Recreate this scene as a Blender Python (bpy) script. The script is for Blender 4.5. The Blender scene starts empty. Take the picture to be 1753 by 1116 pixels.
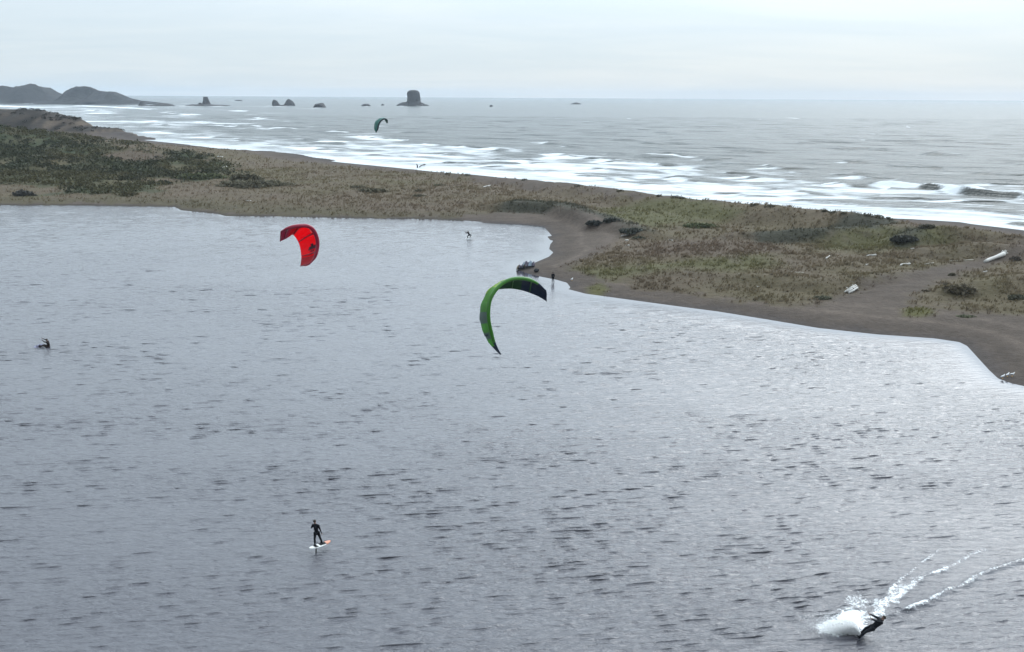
import bpy, bmesh, math, random
import numpy as np
from mathutils import Vector, Matrix, Euler

scene = bpy.context.scene
COL = scene.collection
random.seed(7)
RNG = np.random.default_rng(11)

# ------------------------------------------------------------------ camera
FW, FH, FPX = 1753.0, 1116.0, 1600.0        # photograph size, focal length in its pixels
CAM_H = 28.5
PITCH, ROLL = 13.89, 0.33
cam_data = bpy.data.cameras.new("camera")
cam = bpy.data.objects.new("camera", cam_data)
COL.objects.link(cam)
cam_data.sensor_fit = 'HORIZONTAL'
cam_data.sensor_width = 36.0
cam_data.lens = 36.0 * FPX / FW
cam_data.clip_start = 0.5
cam_data.clip_end = 90000
CAM_R = Matrix.Rotation(math.radians(90 - PITCH), 3, 'X') @ Matrix.Rotation(math.radians(ROLL), 3, 'Z')
cam.matrix_world = Matrix.Translation((0, 0, CAM_H)) @ CAM_R.to_4x4()
scene.camera = cam

# ------------------------------------------------------------------ light, sky, exposure
SUN_EL, SUN_AZ = math.radians(36), math.radians(30)      # azimuth measured from +Y towards +X
SUN_DIR = Vector((math.sin(SUN_AZ) * math.cos(SUN_EL), math.cos(SUN_AZ) * math.cos(SUN_EL), math.sin(SUN_EL)))
SKY_STRENGTH = 0.1
sun_data = bpy.data.lights.new("sun", 'SUN')
sun = bpy.data.objects.new("sun", sun_data)
COL.objects.link(sun)
sun_data.energy = 0.9
sun_data.angle = math.radians(40)
sun_data.color = (1.0, 0.96, 0.9)
sun.rotation_euler = SUN_DIR.to_track_quat('Z', 'Y').to_euler()

world = bpy.data.worlds.new("World")
scene.world = world
world.use_nodes = True
wn, wl = world.node_tree.nodes, world.node_tree.links
wn.clear()


def wnode(t, **kw):
    n = wn.new(t)
    for k, v in kw.items():
        setattr(n, k, v)
    return n


def wmath(op, a, b=None, clamp=False):
    n = wnode('ShaderNodeMath', operation=op, use_clamp=clamp)
    for i, v in enumerate((a, b)):
        if v is None:
            continue
        if isinstance(v, (int, float)):
            n.inputs[i].default_value = v
        else:
            wl.new(v, n.inputs[i])
    return n.outputs[0]


w_out = wnode('ShaderNodeOutputWorld')
w_bg = wnode('ShaderNodeBackground')
w_bg.inputs['Strength'].default_value = SKY_STRENGTH
tc = wnode('ShaderNodeTexCoord')
sep = wnode('ShaderNodeSeparateXYZ')
wl.new(tc.outputs['Generated'], sep.inputs[0])
zabs = wmath('ADD', wmath('ABSOLUTE', sep.outputs[2]), 0.004)
comb = wnode('ShaderNodeCombineXYZ')
wl.new(sep.outputs[0], comb.inputs[0])
wl.new(sep.outputs[1], comb.inputs[1])
wl.new(zabs, comb.inputs[2])
sky = wnode('ShaderNodeTexSky', sky_type='NISHITA')
sky.sun_disc = False
sky.sun_elevation = SUN_EL
sky.sun_rotation = SUN_AZ
sky.air_density = 1.0
sky.dust_density = 1.0
sky.ozone_density = 1.5
wl.new(comb.outputs[0], sky.inputs['Vector'])
# thin high cloud sheet: position on a plane overhead
zc = wmath('ADD', zabs, 0.11)
cu = wmath('DIVIDE', sep.outputs[0], zc)
cv = wmath('DIVIDE', sep.outputs[1], zc)
cpos = wnode('ShaderNodeCombineXYZ')
wl.new(cu, cpos.inputs[0])
wl.new(cv, cpos.inputs[1])
cmap = wnode('ShaderNodeMapping')
cmap.inputs['Scale'].default_value = (0.55, 0.95, 1)
cmap.inputs['Rotation'].default_value = (0, 0, 0.35)
wl.new(cpos.outputs[0], cmap.inputs[0])
cn = wnode('ShaderNodeTexNoise')
cn.inputs['Scale'].default_value = 0.9
cn.inputs['Detail'].default_value = 5
cn.inputs['Roughness'].default_value = 0.55
cn.inputs['Distortion'].default_value = 0.4
wl.new(cmap.outputs[0], cn.inputs['Vector'])
cr = wnode('ShaderNodeMapRange', interpolation_type='SMOOTHSTEP')
cr.inputs['From Min'].default_value = 0.25
cr.inputs['From Max'].default_value = 0.82
cr.inputs['To Min'].default_value = 0.0
cr.inputs['To Max'].default_value = 1.0
wl.new(cn.outputs[0], cr.inputs[0])
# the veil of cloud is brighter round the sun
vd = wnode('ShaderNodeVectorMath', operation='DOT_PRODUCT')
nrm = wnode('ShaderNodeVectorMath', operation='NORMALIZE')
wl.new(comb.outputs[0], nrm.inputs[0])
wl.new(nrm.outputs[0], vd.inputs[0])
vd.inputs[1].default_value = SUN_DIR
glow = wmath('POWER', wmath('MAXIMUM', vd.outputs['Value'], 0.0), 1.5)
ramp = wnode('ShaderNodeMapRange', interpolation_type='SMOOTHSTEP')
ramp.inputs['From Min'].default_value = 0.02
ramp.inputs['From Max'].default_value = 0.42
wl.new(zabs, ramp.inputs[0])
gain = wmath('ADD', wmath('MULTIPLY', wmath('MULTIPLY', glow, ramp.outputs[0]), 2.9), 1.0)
ccol = wnode('ShaderNodeVectorMath', operation='SCALE')
veil = wnode('ShaderNodeMix', data_type='RGBA')
wl.new(cr.outputs[0], veil.inputs['Factor'])
veil.inputs['A'].default_value = (6.7, 7.95, 8.9, 1)
veil.inputs['B'].default_value = (8.0, 8.85, 9.4, 1)
wl.new(veil.outputs['Result'], ccol.inputs[0])
# an overcast sky grows brighter towards the zenith
grad = wmath('ADD', wmath('MULTIPLY', zabs, 0.25), 1.0)
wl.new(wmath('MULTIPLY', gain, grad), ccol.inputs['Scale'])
wmix = wnode('ShaderNodeMix', data_type='RGBA')
wmix.inputs['Factor'].default_value = 0.86
wl.new(sky.outputs[0], wmix.inputs['A'])
wl.new(ccol.outputs[0], wmix.inputs['B'])
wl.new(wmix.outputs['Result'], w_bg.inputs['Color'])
wl.new(w_bg.outputs[0], w_out.inputs[0])

scene.view_settings.view_transform = 'Standard'
scene.view_settings.look = 'None'
scene.view_settings.gamma = 1.0
scene.view_settings.use_curve_mapping = False
scene.view_settings.exposure = 0.0
scene.cycles.max_bounces = 10
scene.cycles.transparent_max_bounces = 16
scene.cycles.volume_bounces = 1
scene.cycles.volume_max_steps = 64

# ------------------------------------------------------------------ surveying: photo bearings to places on the ground
_R = np.array(CAM_R)


def bearing(px, py):
    px, py = np.asarray(px, float), np.asarray(py, float)
    v = np.stack([(px - FW / 2) / FPX, -(py - FH / 2) / FPX, -np.ones_like(px)], -1)
    return v @ _R.T


def gp(px, py, z=0.0):
    """place at height z seen in that direction"""
    d = bearing(px, py)
    t = (z - CAM_H) / d[..., 2]
    return np.stack([d[..., 0] * t, d[..., 1] * t, np.broadcast_to(z, t.shape)], -1)


def dp(px, py, y):
    """place at distance y ahead seen in that direction"""
    d = bearing(px, py)
    t = np.asarray(y, float) / d[..., 1]
    return np.stack([d[..., 0] * t, d[..., 1] * t, CAM_H + d[..., 2] * t], -1)


def mpp(p):
    """metres per photo pixel at place p"""
    v = np.asarray(p, float) - np.array([0, 0, CAM_H])
    return float(-(v @ _R[:, 2])) / FPX


# ------------------------------------------------------------------ numeric helpers
def sstep(a, b, x):
    t = np.clip((x - a) / (b - a), 0, 1)
    return t * t * (3 - 2 * t)


def _hash(ix, iy, seed):
    h = (ix.astype(np.int64) * 374761393 + iy.astype(np.int64) * 668265263 + seed * 982451653) & 0xFFFFFFFF
    h = ((h ^ (h >> 13)) * 1274126177) & 0xFFFFFFFF
    return ((h ^ (h >> 16)) & 0xFFFF) / 65535.0


def vnoise(x, y, seed=0):
    ix, iy = np.floor(x), np.floor(y)
    fx, fy = x - ix, y - iy
    fx = fx * fx * (3 - 2 * fx)
    fy = fy * fy * (3 - 2 * fy)
    a = _hash(ix, iy, seed)
    b = _hash(ix + 1, iy, seed)
    c = _hash(ix, iy + 1, seed)
    d = _hash(ix + 1, iy + 1, seed)
    return (a * (1 - fx) + b * fx) * (1 - fy) + (c * (1 - fx) + d * fx) * fy


def fbm(x, y, seed=0, octv=4):
    s, a, t = 0.0, 1.0, 0.0
    for o in range(octv):
        c, sn = math.cos(o * 0.7), math.sin(o * 0.7)
        s = s + a * vnoise((x * c - y * sn) * 2 ** o, (x * sn + y * c) * 2 ** o, seed + o * 17)
        t += a
        a *= 0.5
    return s / t


def seg_dist(x, y, pts, vals=None, closed=False):
    """distance to a polyline; vals (k, m): values carried along it. Also the length parameter"""
    pts = np.asarray(pts, float)[:, :2]
    n = len(pts)
    best = np.full(x.shape, 1e18)
    par = np.zeros(x.shape)
    out = None if vals is None else np.zeros(x.shape + (np.asarray(vals).shape[1],))
    vals = None if vals is None else np.asarray(vals, float)
    acc = 0.0
    for i in range(n if closed else n - 1):
        a, b = pts[i], pts[(i + 1) % n]
        ab = b - a
        L2 = max(ab @ ab, 1e-9)
        t = np.clip(((x - a[0]) * ab[0] + (y - a[1]) * ab[1]) / L2, 0, 1)
        d2 = (x - a[0] - t * ab[0]) ** 2 + (y - a[1] - t * ab[1]) ** 2
        m = d2 < best
        best = np.where(m, d2, best)
        par = np.where(m, acc + t * math.sqrt(L2), par)
        if vals is not None:
            v = vals[i] + t[..., None] * (vals[(i + 1) % n] - vals[i])
            out = np.where(m[..., None], v, out)
        acc += math.sqrt(L2)
    return np.sqrt(best), par, out


def inside(x, y, pts):
    pts = np.asarray(pts, float)[:, :2]
    r = np.zeros(x.shape, bool)
    n = len(pts)
    for i in range(n):
        x1, y1 = pts[i]
        x2, y2 = pts[(i + 1) % n]
        if y1 == y2:
            continue
        c = ((y1 > y) != (y2 > y)) & (x < (x2 - x1) * (y - y1) / (y2 - y1) + x1)
        r ^= c
    return r


def sdf(x, y, pts):
    """signed distance to a closed outline, negative inside"""
    d, _, _ = seg_dist(x, y, pts, closed=True)
    return np.where(inside(x, y, pts), -d, d)


def catmull(P, n):
    P = np.asarray(P, float)
    Q = np.vstack([2 * P[0] - P[1], P, 2 * P[-1] - P[-2]])
    L = np.r_[0, np.cumsum(np.linalg.norm(np.diff(P, axis=0), axis=1))]
    L /= L[-1]
    out = []
    for t in np.linspace(0, 1, n):
        i = min(max(int(np.searchsorted(L, t, 'right')) - 1, 0), len(P) - 2)
        u = (t - L[i]) / max(L[i + 1] - L[i], 1e-9)
        p0, p1, p2, p3 = Q[i], Q[i + 1], Q[i + 2], Q[i + 3]
        out.append(0.5 * ((2 * p1) + (-p0 + p2) * u + (2 * p0 - 5 * p1 + 4 * p2 - p3) * u ** 2 + (-p0 + 3 * p1 - 3 * p2 + p3) * u ** 3))
    return np.array(out)


# ------------------------------------------------------------------ mesh helpers
def mesh_np(name, V, F, mats=(), smooth=True, fcol=None, vattr=None, midx=None):
    """V (n,3); F (m,3) or (m,4) array"""
    V = np.asarray(V, np.float32)
    F = np.asarray(F, np.int32)
    k = F.shape[1]
    me = bpy.data.meshes.new(name)
    me.vertices.add(len(V))
    me.vertices.foreach_set('co', V.ravel())
    me.loops.add(F.size)
    me.loops.foreach_set('vertex_index', F.ravel())
    me.polygons.add(len(F))
    me.polygons.foreach_set('loop_start', np.arange(0, F.size, k, dtype=np.int32))
    me.polygons.foreach_set('use_smooth', np.full(len(F), smooth, bool))
    for m in (mats if isinstance(mats, (list, tuple)) else [mats]):
        me.materials.append(m)
    if midx is not None:
        me.polygons.foreach_set('material_index', np.asarray(midx, np.int32))
    me.update(calc_edges=True)
    if fcol is not None:
        a = me.color_attributes.new('tint', 'FLOAT_COLOR', 'POINT')
        c = np.ones((len(V), 4), np.float32)
        c[:, :3] = fcol
        a.data.foreach_set('color', c.ravel())
    for nm, arr in (vattr or {}).items():
        a = me.attributes.new(nm, 'FLOAT', 'POINT')
        a.data.foreach_set('value', np.asarray(arr, np.float32).ravel())
    return me


def link(name, me, parent=None, loc=None):
    o = bpy.data.objects.new(name, me)
    COL.objects.link(o)
    if parent is not None:
        o.parent = parent
    if loc is not None:
        o.location = loc
    return o


def tag(o, label=None, cat=None, group=None, kind=None):
    for k, v in (('label', label), ('category', cat), ('group', group), ('kind', kind)):
        if v:
            o[k] = v
    return o


def empty(name, loc=(0, 0, 0), rz=0.0):
    o = bpy.data.objects.new(name, None)
    COL.objects.link(o)
    o.location = loc
    o.rotation_euler = (0, 0, rz)
    o.empty_display_size = 0.2
    return o


def grid_faces(r, c, keep=None):
    i = np.arange((r - 1) * (c - 1)).reshape(r - 1, c - 1)
    b = (i // (c - 1)) * c + i % (c - 1)
    F = np.stack([b, b + 1, b + c + 1, b + c], -1).reshape(-1, 4)
    if keep is not None:
        F = F[keep.ravel()]
    return F


def compact(V, F, *extra):
    used = np.unique(F)
    re = np.full(len(V), -1, np.int64)
    re[used] = np.arange(len(used))
    return (V[used], re[F]) + tuple(e[used] for e in extra)


class MB:
    """collects closed shapes into one mesh"""

    def __init__(self):
        self.v, self.f = [], []

    def add(self, V, F):
        o = len(self.v)
        self.v += [tuple(map(float, p)) for p in V]
        self.f += [tuple(int(i) + o for i in q) for q in F]

    def tube(self, path, radii, seg=8, squash=(1, 1), up=None, caps=True):
        P = np.asarray(path, float)
        n = len(P)
        T = np.gradient(P, axis=0)
        T /= np.maximum(np.linalg.norm(T, axis=1, keepdims=True), 1e-9)
        ref = np.array(up if up is not None else (0, 0, 1.0), float)
        V = []
        for i in range(n):
            a = ref - T[i] * (ref @ T[i])
            if np.linalg.norm(a) < 1e-3:
                a = np.array([1.0, 0, 0]) - T[i] * T[i][0]
            a /= np.linalg.norm(a)
            b = np.cross(T[i], a)
            if up is None:
                ref = a
            r = radii[i] if hasattr(radii, '__len__') else radii
            for k in range(seg):
                th = 2 * math.pi * k / seg
                V.append(P[i] + r * (math.cos(th) * a * squash[0] + math.sin(th) * b * squash[1]))
        F = []
        for i in range(n - 1):
            for k in range(seg):
                F.append((i * seg + k, i * seg + (k + 1) % seg, (i + 1) * seg + (k + 1) % seg, (i + 1) * seg + k))
        if caps:
            F.append(tuple(range(seg - 1, -1, -1)))
            F.append(tuple(range((n - 1) * seg, n * seg)))
        self.add(V, F)

    def capsule(self, p0, r0, p1, r1, seg=12, s=(1, 1)):
        p0, p1 = np.asarray(p0, float), np.asarray(p1, float)
        d = p1 - p0
        L = np.linalg.norm(d)
        d = d / L if L > 1e-6 else np.array([0, 0, 1.0])
        path, rad = [], []
        for a in (85, 60, 30, 0):
            path.append(p0 - d * r0 * math.sin(math.radians(a)))
            rad.append(r0 * math.cos(math.radians(a)))
        for a in (0.001, 30, 60, 85):
            path.append(p1 + d * r1 * math.sin(math.radians(a)))
            rad.append(r1 * math.cos(math.radians(a)))
        self.tube(path, rad, seg, s)

    def ball(self, c, r, seg=12, rings=8):
        c = np.asarray(c, float)
        r = np.array(r if hasattr(r, '__len__') else (r, r, r), float)
        V = [c + (0, 0, r[2])]
        for i in range(1, rings):
            th = math.pi * i / rings
            for k in range(seg):
                ph = 2 * math.pi * k / seg
                V.append(c + r * (math.sin(th) * math.cos(ph), math.sin(th) * math.sin(ph), math.cos(th)))
        V.append(c - (0, 0, r[2]))
        F = [(0, 1 + k, 1 + (k + 1) % seg) for k in range(seg)]
        for i in range(rings - 2):
            for k in range(seg):
                a = 1 + i * seg
                F.append((a + k, a + seg + k, a + seg + (k + 1) % seg, a + (k + 1) % seg))
        a = 1 + (rings - 2) * seg
        F += [(len(V) - 1, a + (k + 1) % seg, a + k) for k in range(seg)]
        self.add(V, F)

    def build(self, name, mat, parent=None, smooth=True, loc=None):
        me = bpy.data.meshes.new(name)
        me.from_pydata(self.v, [], self.f)
        for m in (mat if isinstance(mat, (list, tuple)) else [mat]):
            me.materials.append(m)
        for p in me.polygons:
            p.use_smooth = smooth
        me.update()
        return link(name, me, parent, loc)


# ------------------------------------------------------------------ materials
def new_mat(name):
    m = bpy.data.materials.new(name)
    m.use_nodes = True
    nt = m.node_tree
    nt.nodes.clear()
    out = nt.nodes.new('ShaderNodeOutputMaterial')
    return m, nt, out


class NT:
    def __init__(self, nt):
        self.nt, self.n, self.l = nt, nt.nodes, nt.links

    def node(self, t, **kw):
        n = self.n.new(t)
        for k, v in kw.items():
            setattr(n, k, v)
        return n

    def put(self, sock, v):
        if hasattr(v, 'is_linked') or hasattr(v, 'links'):
            self.l.new(v, sock)
        else:
            sock.default_value = v

    def math(self, op, a, b=None, clamp=False):
        n = self.node('ShaderNodeMath', operation=op, use_clamp=clamp)
        self.put(n.inputs[0], a)
        if b is not None:
            self.put(n.inputs[1], b)
        return n.outputs[0]

    def noise(self, vec, scale, detail=4, rough=0.55, dist=0.0):
        n = self.node('ShaderNodeTexNoise')
        self.l.new(vec, n.inputs['Vector'])
        n.inputs['Scale'].default_value = scale
        n.inputs['Detail'].default_value = detail
        n.inputs['Roughness'].default_value = rough
        n.inputs['Distortion'].default_value = dist
        return n.outputs[0]

    def mapping(self, vec, rot=0.0, scale=(1, 1, 1)):
        n = self.node('ShaderNodeMapping')
        self.l.new(vec, n.inputs[0])
        n.inputs['Rotation'].default_value = (0, 0, rot)
        n.inputs['Scale'].default_value = scale
        return n.outputs[0]

    def range(self, v, a, b, c=0.0, d=1.0, smooth=True):
        n = self.node('ShaderNodeMapRange')
        if smooth:
            n.interpolation_type = 'SMOOTHSTEP'
        self.l.new(v, n.inputs[0])
        for i, q in enumerate((a, b, c, d)):
            n.inputs[i + 1].default_value = q
        return n.outputs[0]

    def mix(self, f, a, b):
        n = self.node('ShaderNodeMix', data_type='RGBA')
        self.put(n.inputs['Factor'], f)
        self.put(n.inputs['A'], a)
        self.put(n.inputs['B'], b)
        return n.outputs['Result']

    def attr(self, name, out='Fac'):
        n = self.node('ShaderNodeAttribute', attribute_name=name)
        return n.outputs[out]

    def pos(self):
        return self.node('ShaderNodeTexCoord').outputs['Object']

    def bump(self, h, strength, dist, prev=None):
        n = self.node('ShaderNodeBump')
        n.inputs['Strength'].default_value = strength
        n.inputs['Distance'].default_value = dist
        self.l.new(h, n.inputs['Height'])
        if prev is not None:
            self.l.new(prev, n.inputs['Normal'])
        return n.outputs[0]

    def principled(self, color, rough=0.7, normal=None, **kw):
        p = self.node('ShaderNodeBsdfPrincipled')
        self.put(p.inputs['Base Color'], color)
        self.put(p.inputs['Roughness'], rough)
        if normal is not None:
            self.l.new(normal, p.inputs['Normal'])
        for k, v in kw.items():
            self.put(p.inputs[k], v)
        return p.outputs[0]


def c4(c):
    return (c[0], c[1], c[2], 1.0)


def plain_mat(name, col, rough=0.6, var=0.25, scale=6.0, spec=0.3, bump=0.0):
    """one substance with slight mottling"""
    m, nt, out = new_mat(name)
    k = NT(nt)
    nz = k.noise(k.pos(), scale, 5, 0.6)
    c = k.mix(nz, c4([q * (1 - var) for q in col]), c4([min(1, q * (1 + var)) for q in col]))
    nb = k.bump(nz, 1.0, bump) if bump else None
    nt.links.new(k.principled(c, rough, nb, **{'Specular IOR Level': spec}), out.inputs[0])
    return m


def cloth_mat(name, col, trans=0.55, rough=0.45, var=0.12):
    """thin ripstop sailcloth: part of the light goes through"""
    m, nt, out = new_mat(name)
    k = NT(nt)
    nz = k.noise(k.pos(), 3.0, 4, 0.6)
    c = k.mix(nz, c4([q * (1 - var) for q in col]), c4([min(1, q * (1 + var)) for q in col]))
    p = k.principled(c, rough, k.bump(nz, 0.6, 0.05), **{'Specular IOR Level': 0.5})
    t = k.node('ShaderNodeBsdfTranslucent')
    nt.links.new(c, t.inputs[0])
    mx = k.node('ShaderNodeMixShader')
    mx.inputs[0].default_value = trans
    nt.links.new(p, mx.inputs[1])
    nt.links.new(t.outputs[0], mx.inputs[2])
    nt.links.new(mx.outputs[0], out.inputs[0])
    return m


def tint_mat(name, rough=0.85, trans=0.25, fine=3.0, amp=0.3):
    """colour carried by each plant or patch of ground"""
    m, nt, out = new_mat(name)
    k = NT(nt)
    nz = k.noise(k.pos(), fine, 5, 0.65)
    sc = k.node('ShaderNodeVectorMath', operation='SCALE')
    nt.links.new(k.attr('tint', 'Color'), sc.inputs[0])
    nt.links.new(k.range(nz, 0.25, 0.75, 1 - amp, 1 + amp, False), sc.inputs['Scale'])
    p = k.principled(sc.outputs[0], rough, None, **{'Specular IOR Level': 0.15})
    if trans > 0:
        t = k.node('ShaderNodeBsdfTranslucent')
        nt.links.new(sc.outputs[0], t.inputs[0])
        mx = k.node('ShaderNodeMixShader')
        mx.inputs[0].default_value = trans
        nt.links.new(p, mx.inputs[1])
        nt.links.new(t.outputs[0], mx.inputs[2])
        nt.links.new(mx.outputs[0], out.inputs[0])
    else:
        nt.links.new(p, out.inputs[0])
    return m


M = {}
M['wetsuit'] = plain_mat('wetsuit_neoprene', (0.008, 0.009, 0.012), 0.75, 0.3, 9, 0.12)
M['brown_wetsuit'] = plain_mat('worn_wetsuit', (0.022, 0.015, 0.014), 0.75, 0.3, 9, 0.12)
M['skin'] = plain_mat('skin', (0.22, 0.13, 0.10), 0.55, 0.1, 20)
M['hair'] = plain_mat('hair', (0.03, 0.022, 0.016), 0.6, 0.4, 40)
M['eye'] = plain_mat('eye', (0.05, 0.04, 0.04), 0.2, 0.1, 20)
M['white_board'] = plain_mat('board_white', (0.78, 0.78, 0.76), 0.3, 0.05, 4, 0.5)
M['orange_board'] = plain_mat('board_orange', (0.60, 0.24, 0.14), 0.3, 0.1, 4, 0.5)
M['dark_board'] = plain_mat('board_dark', (0.02, 0.025, 0.04), 0.35, 0.2, 4, 0.5)
M['blue_board'] = plain_mat('board_blue', (0.09, 0.09, 0.17), 0.35, 0.2, 4, 0.5)
M['black_pad'] = plain_mat('deck_pad', (0.015, 0.015, 0.017), 0.8, 0.2, 30)
M['carbon'] = plain_mat('carbon_foil', (0.015, 0.02, 0.02), 0.3, 0.2, 10, 0.5)
M['bar'] = plain_mat('control_bar', (0.02, 0.02, 0.025), 0.5, 0.2, 20)
M['drift_white'] = plain_mat('bleached_driftwood', (0.52, 0.50, 0.47), 0.8, 0.25, 5, 0.2, 0.05)
M['drift_grey'] = plain_mat('grey_driftwood', (0.36, 0.33, 0.28), 0.85, 0.3, 5, 0.2, 0.05)
M['drift_dark'] = plain_mat('dark_driftwood', (0.05, 0.045, 0.045), 0.85, 0.3, 5, 0.2, 0.05)
M['gull'] = plain_mat('gull_white', (0.8, 0.8, 0.8), 0.7, 0.06, 10)
M['gull_grey'] = plain_mat('gull_grey', (0.35, 0.37, 0.4), 0.7, 0.1, 10)
M['gull_bill'] = plain_mat('gull_bill', (0.7, 0.4, 0.06), 0.5, 0.1, 10)
M['bag'] = plain_mat('dark_bag', (0.025, 0.025, 0.028), 0.7, 0.3, 8, 0.3, 0.03)
M['rock'] = plain_mat('sea_rock', (0.06, 0.056, 0.054), 0.9, 0.6, 0.14, 0.2, 3.0)
M['hill'] = plain_mat('far_hill', (0.042, 0.042, 0.042), 0.95, 0.6, 0.03, 0.1, 6.0)
m, nt, out = new_mat('spray_drops')
k = NT(nt)
d_ = k.node('ShaderNodeBsdfDiffuse')
d_.inputs[0].default_value = (0.97, 0.97, 0.97, 1)
t_ = k.node('ShaderNodeBsdfTranslucent')
t_.inputs[0].default_value = (0.97, 0.97, 0.97, 1)
x_ = k.node('ShaderNodeBsdfTransparent')
m1 = k.node('ShaderNodeMixShader')
m1.inputs[0].default_value = 0.6
nt.links.new(d_.outputs[0], m1.inputs[1])
nt.links.new(t_.outputs[0], m1.inputs[2])
m2 = k.node('ShaderNodeMixShader')
m2.inputs[0].default_value = 0.45
nt.links.new(m1.outputs[0], m2.inputs[1])
nt.links.new(x_.outputs[0], m2.inputs[2])
nt.links.new(m2.outputs[0], out.inputs[0])
M['spray'] = m
M['veg'] = tint_mat('grass_blades', 0.85, 0.45, 2.0, 0.15)
M['leaf'] = tint_mat('shrub_leaves', 0.8, 0.25, 2.0, 0.25)

# ------------------------------------------------------------------ the shores
lake_px = [(-40, 351), (0, 351), (150, 351.5), (298, 354), (308, 360), (370, 366), (385, 370), (470, 370.5), (520, 372),
           (600, 373.5), (700, 374.5), (800, 378), (845, 382), (900, 384.5), (930, 388), (935, 394), (943, 404), (934, 404),
           (940, 411), (945, 412), (940, 418), (938, 426), (945, 432), (938, 439), (912, 450), (893, 455), (884, 462), (905, 470),
           (930, 475), (950, 479), (968, 484), (974, 492), (970, 495), (1000, 503), (1080, 514), (1150, 523.5), (1230, 534),
           (1310, 547), (1400, 562), (1500, 573), (1600, 580), (1640, 586), (1652, 592), (1670, 612), (1690, 634), (1705, 648),
           (1730, 657), (1753, 662)]
LAKE = [tuple(p[:2]) for p in gp([a for a, b in lake_px], [b for a, b in lake_px], 0.0)]
LAKE_POLY = [(-700, 150), (-420, 236), (-250, 246)] + LAKE + [(62, 86), (80, 76), (120, 62), (200, 30), (320, -60), (-700, -60)]

sea_px = [(200, 235.5), (300, 245), (420, 260), (560, 275.5), (700, 289.5), (850, 305), (1000, 326), (1150, 344), (1300, 358),
          (1450, 370), (1560, 375), (1640, 380), (1753, 394), (1850, 408)]
SEA = [tuple(p[:2]) for p in gp([a for a, b in sea_px], [b for a, b in sea_px], 0.0)]
SEA_LINE = [(-3200, 2500), (-1600, 2330), (-820, 1600), (-430, 920), (-310, 700)] + SEA + [(210, 90), (330, -60)]
SEA_POLY = SEA_LINE + [(40000, -60), (40000, 40000), (-40000, 40000), (-40000, 2500)]


def pxz(lst):
    """(px, py, z) marks -> places"""
    a = np.array(lst, float)
    return gp(a[:, 0], a[:, 1], a[:, 2])


# crests of dunes, hills and bluff: places with height; width of lake-side and sea-side slope
RIDGES = [
    # foredune
    (pxz([(560, 281, 1.6), (700, 290, 2.2), (760, 296, 2.8), (850, 302.5, 3.3), (930, 310, 3.6), (1000, 317, 4.2), (1070, 325, 4.2),
          (1135, 334, 4.2), (1230, 345, 4.2), (1320, 352, 4.6), (1400, 359, 4.8), (1470, 366, 5.0), (1530, 377, 3.4)]), 11, 8),
    # dune bank above the blow-out
    (pxz([(840, 349, 2.4), (890, 344, 3.0), (950, 347, 3.3), (1000, 360, 3.3), (1025, 376, 2.8)]), 3.5, 12),
    (pxz([(1040, 376, 2.9), (1075, 383, 3.0), (1105, 394, 2.6)]), 3.5, 8),
    # hummocks on the right
    (pxz([(1270, 398, 3.0), (1340, 394, 3.6), (1420, 391, 4.2), (1500, 385, 4.4), (1545, 384, 4.2)]), 6, 9),
    (pxz([(1555, 400, 4.0), (1600, 388, 4.8), (1660, 392, 4.8), (1720, 400, 4.2), (1800, 408, 4.0)]), 7, 8),
    (pxz([(1590, 425, 3.0), (1680, 415, 3.8), (1735, 418, 3.4)]), 5, 6),
    (pxz([(1300, 470, 2.1), (1400, 478, 2.4), (1500, 470, 2.4), (1560, 464, 2.0)]), 5, 7),
    (pxz([(1620, 492, 2.3), (1660, 490, 2.3)]), 2.5, 3.5),
    (pxz([(1690, 480, 2.8), (1760, 470, 3.3), (1850, 475, 3.3)]), 6, 7),
    # scrub hill on the left
    (pxz([(-260, 206, 15), (-100, 210, 14), (0, 219, 12.0), (90, 231, 9.0), (180, 243, 6.4), (260, 251, 4.8), (340, 257, 4.0)]), 42, 40),
    (pxz([(-200, 262, 6.5), (0, 262, 6.0), (120, 270, 5.0), (240, 276, 4.0), (330, 276, 3.4)]), 26, 26),
]
BLUFF = dp(np.array([-300, -120, 0, 14, 35, 60, 80, 108, 128, 146, 152, 178, 194, 199]),
           np.array([180, 184, 187.5, 188.5, 186.5, 187.5, 191, 196.5, 200.5, 208.5, 216, 218.5, 219.5, 226]),
           np.array([760, 700, 665, 662, 658, 654, 652, 648, 645, 642, 641, 636, 632, 630.0]))


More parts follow.
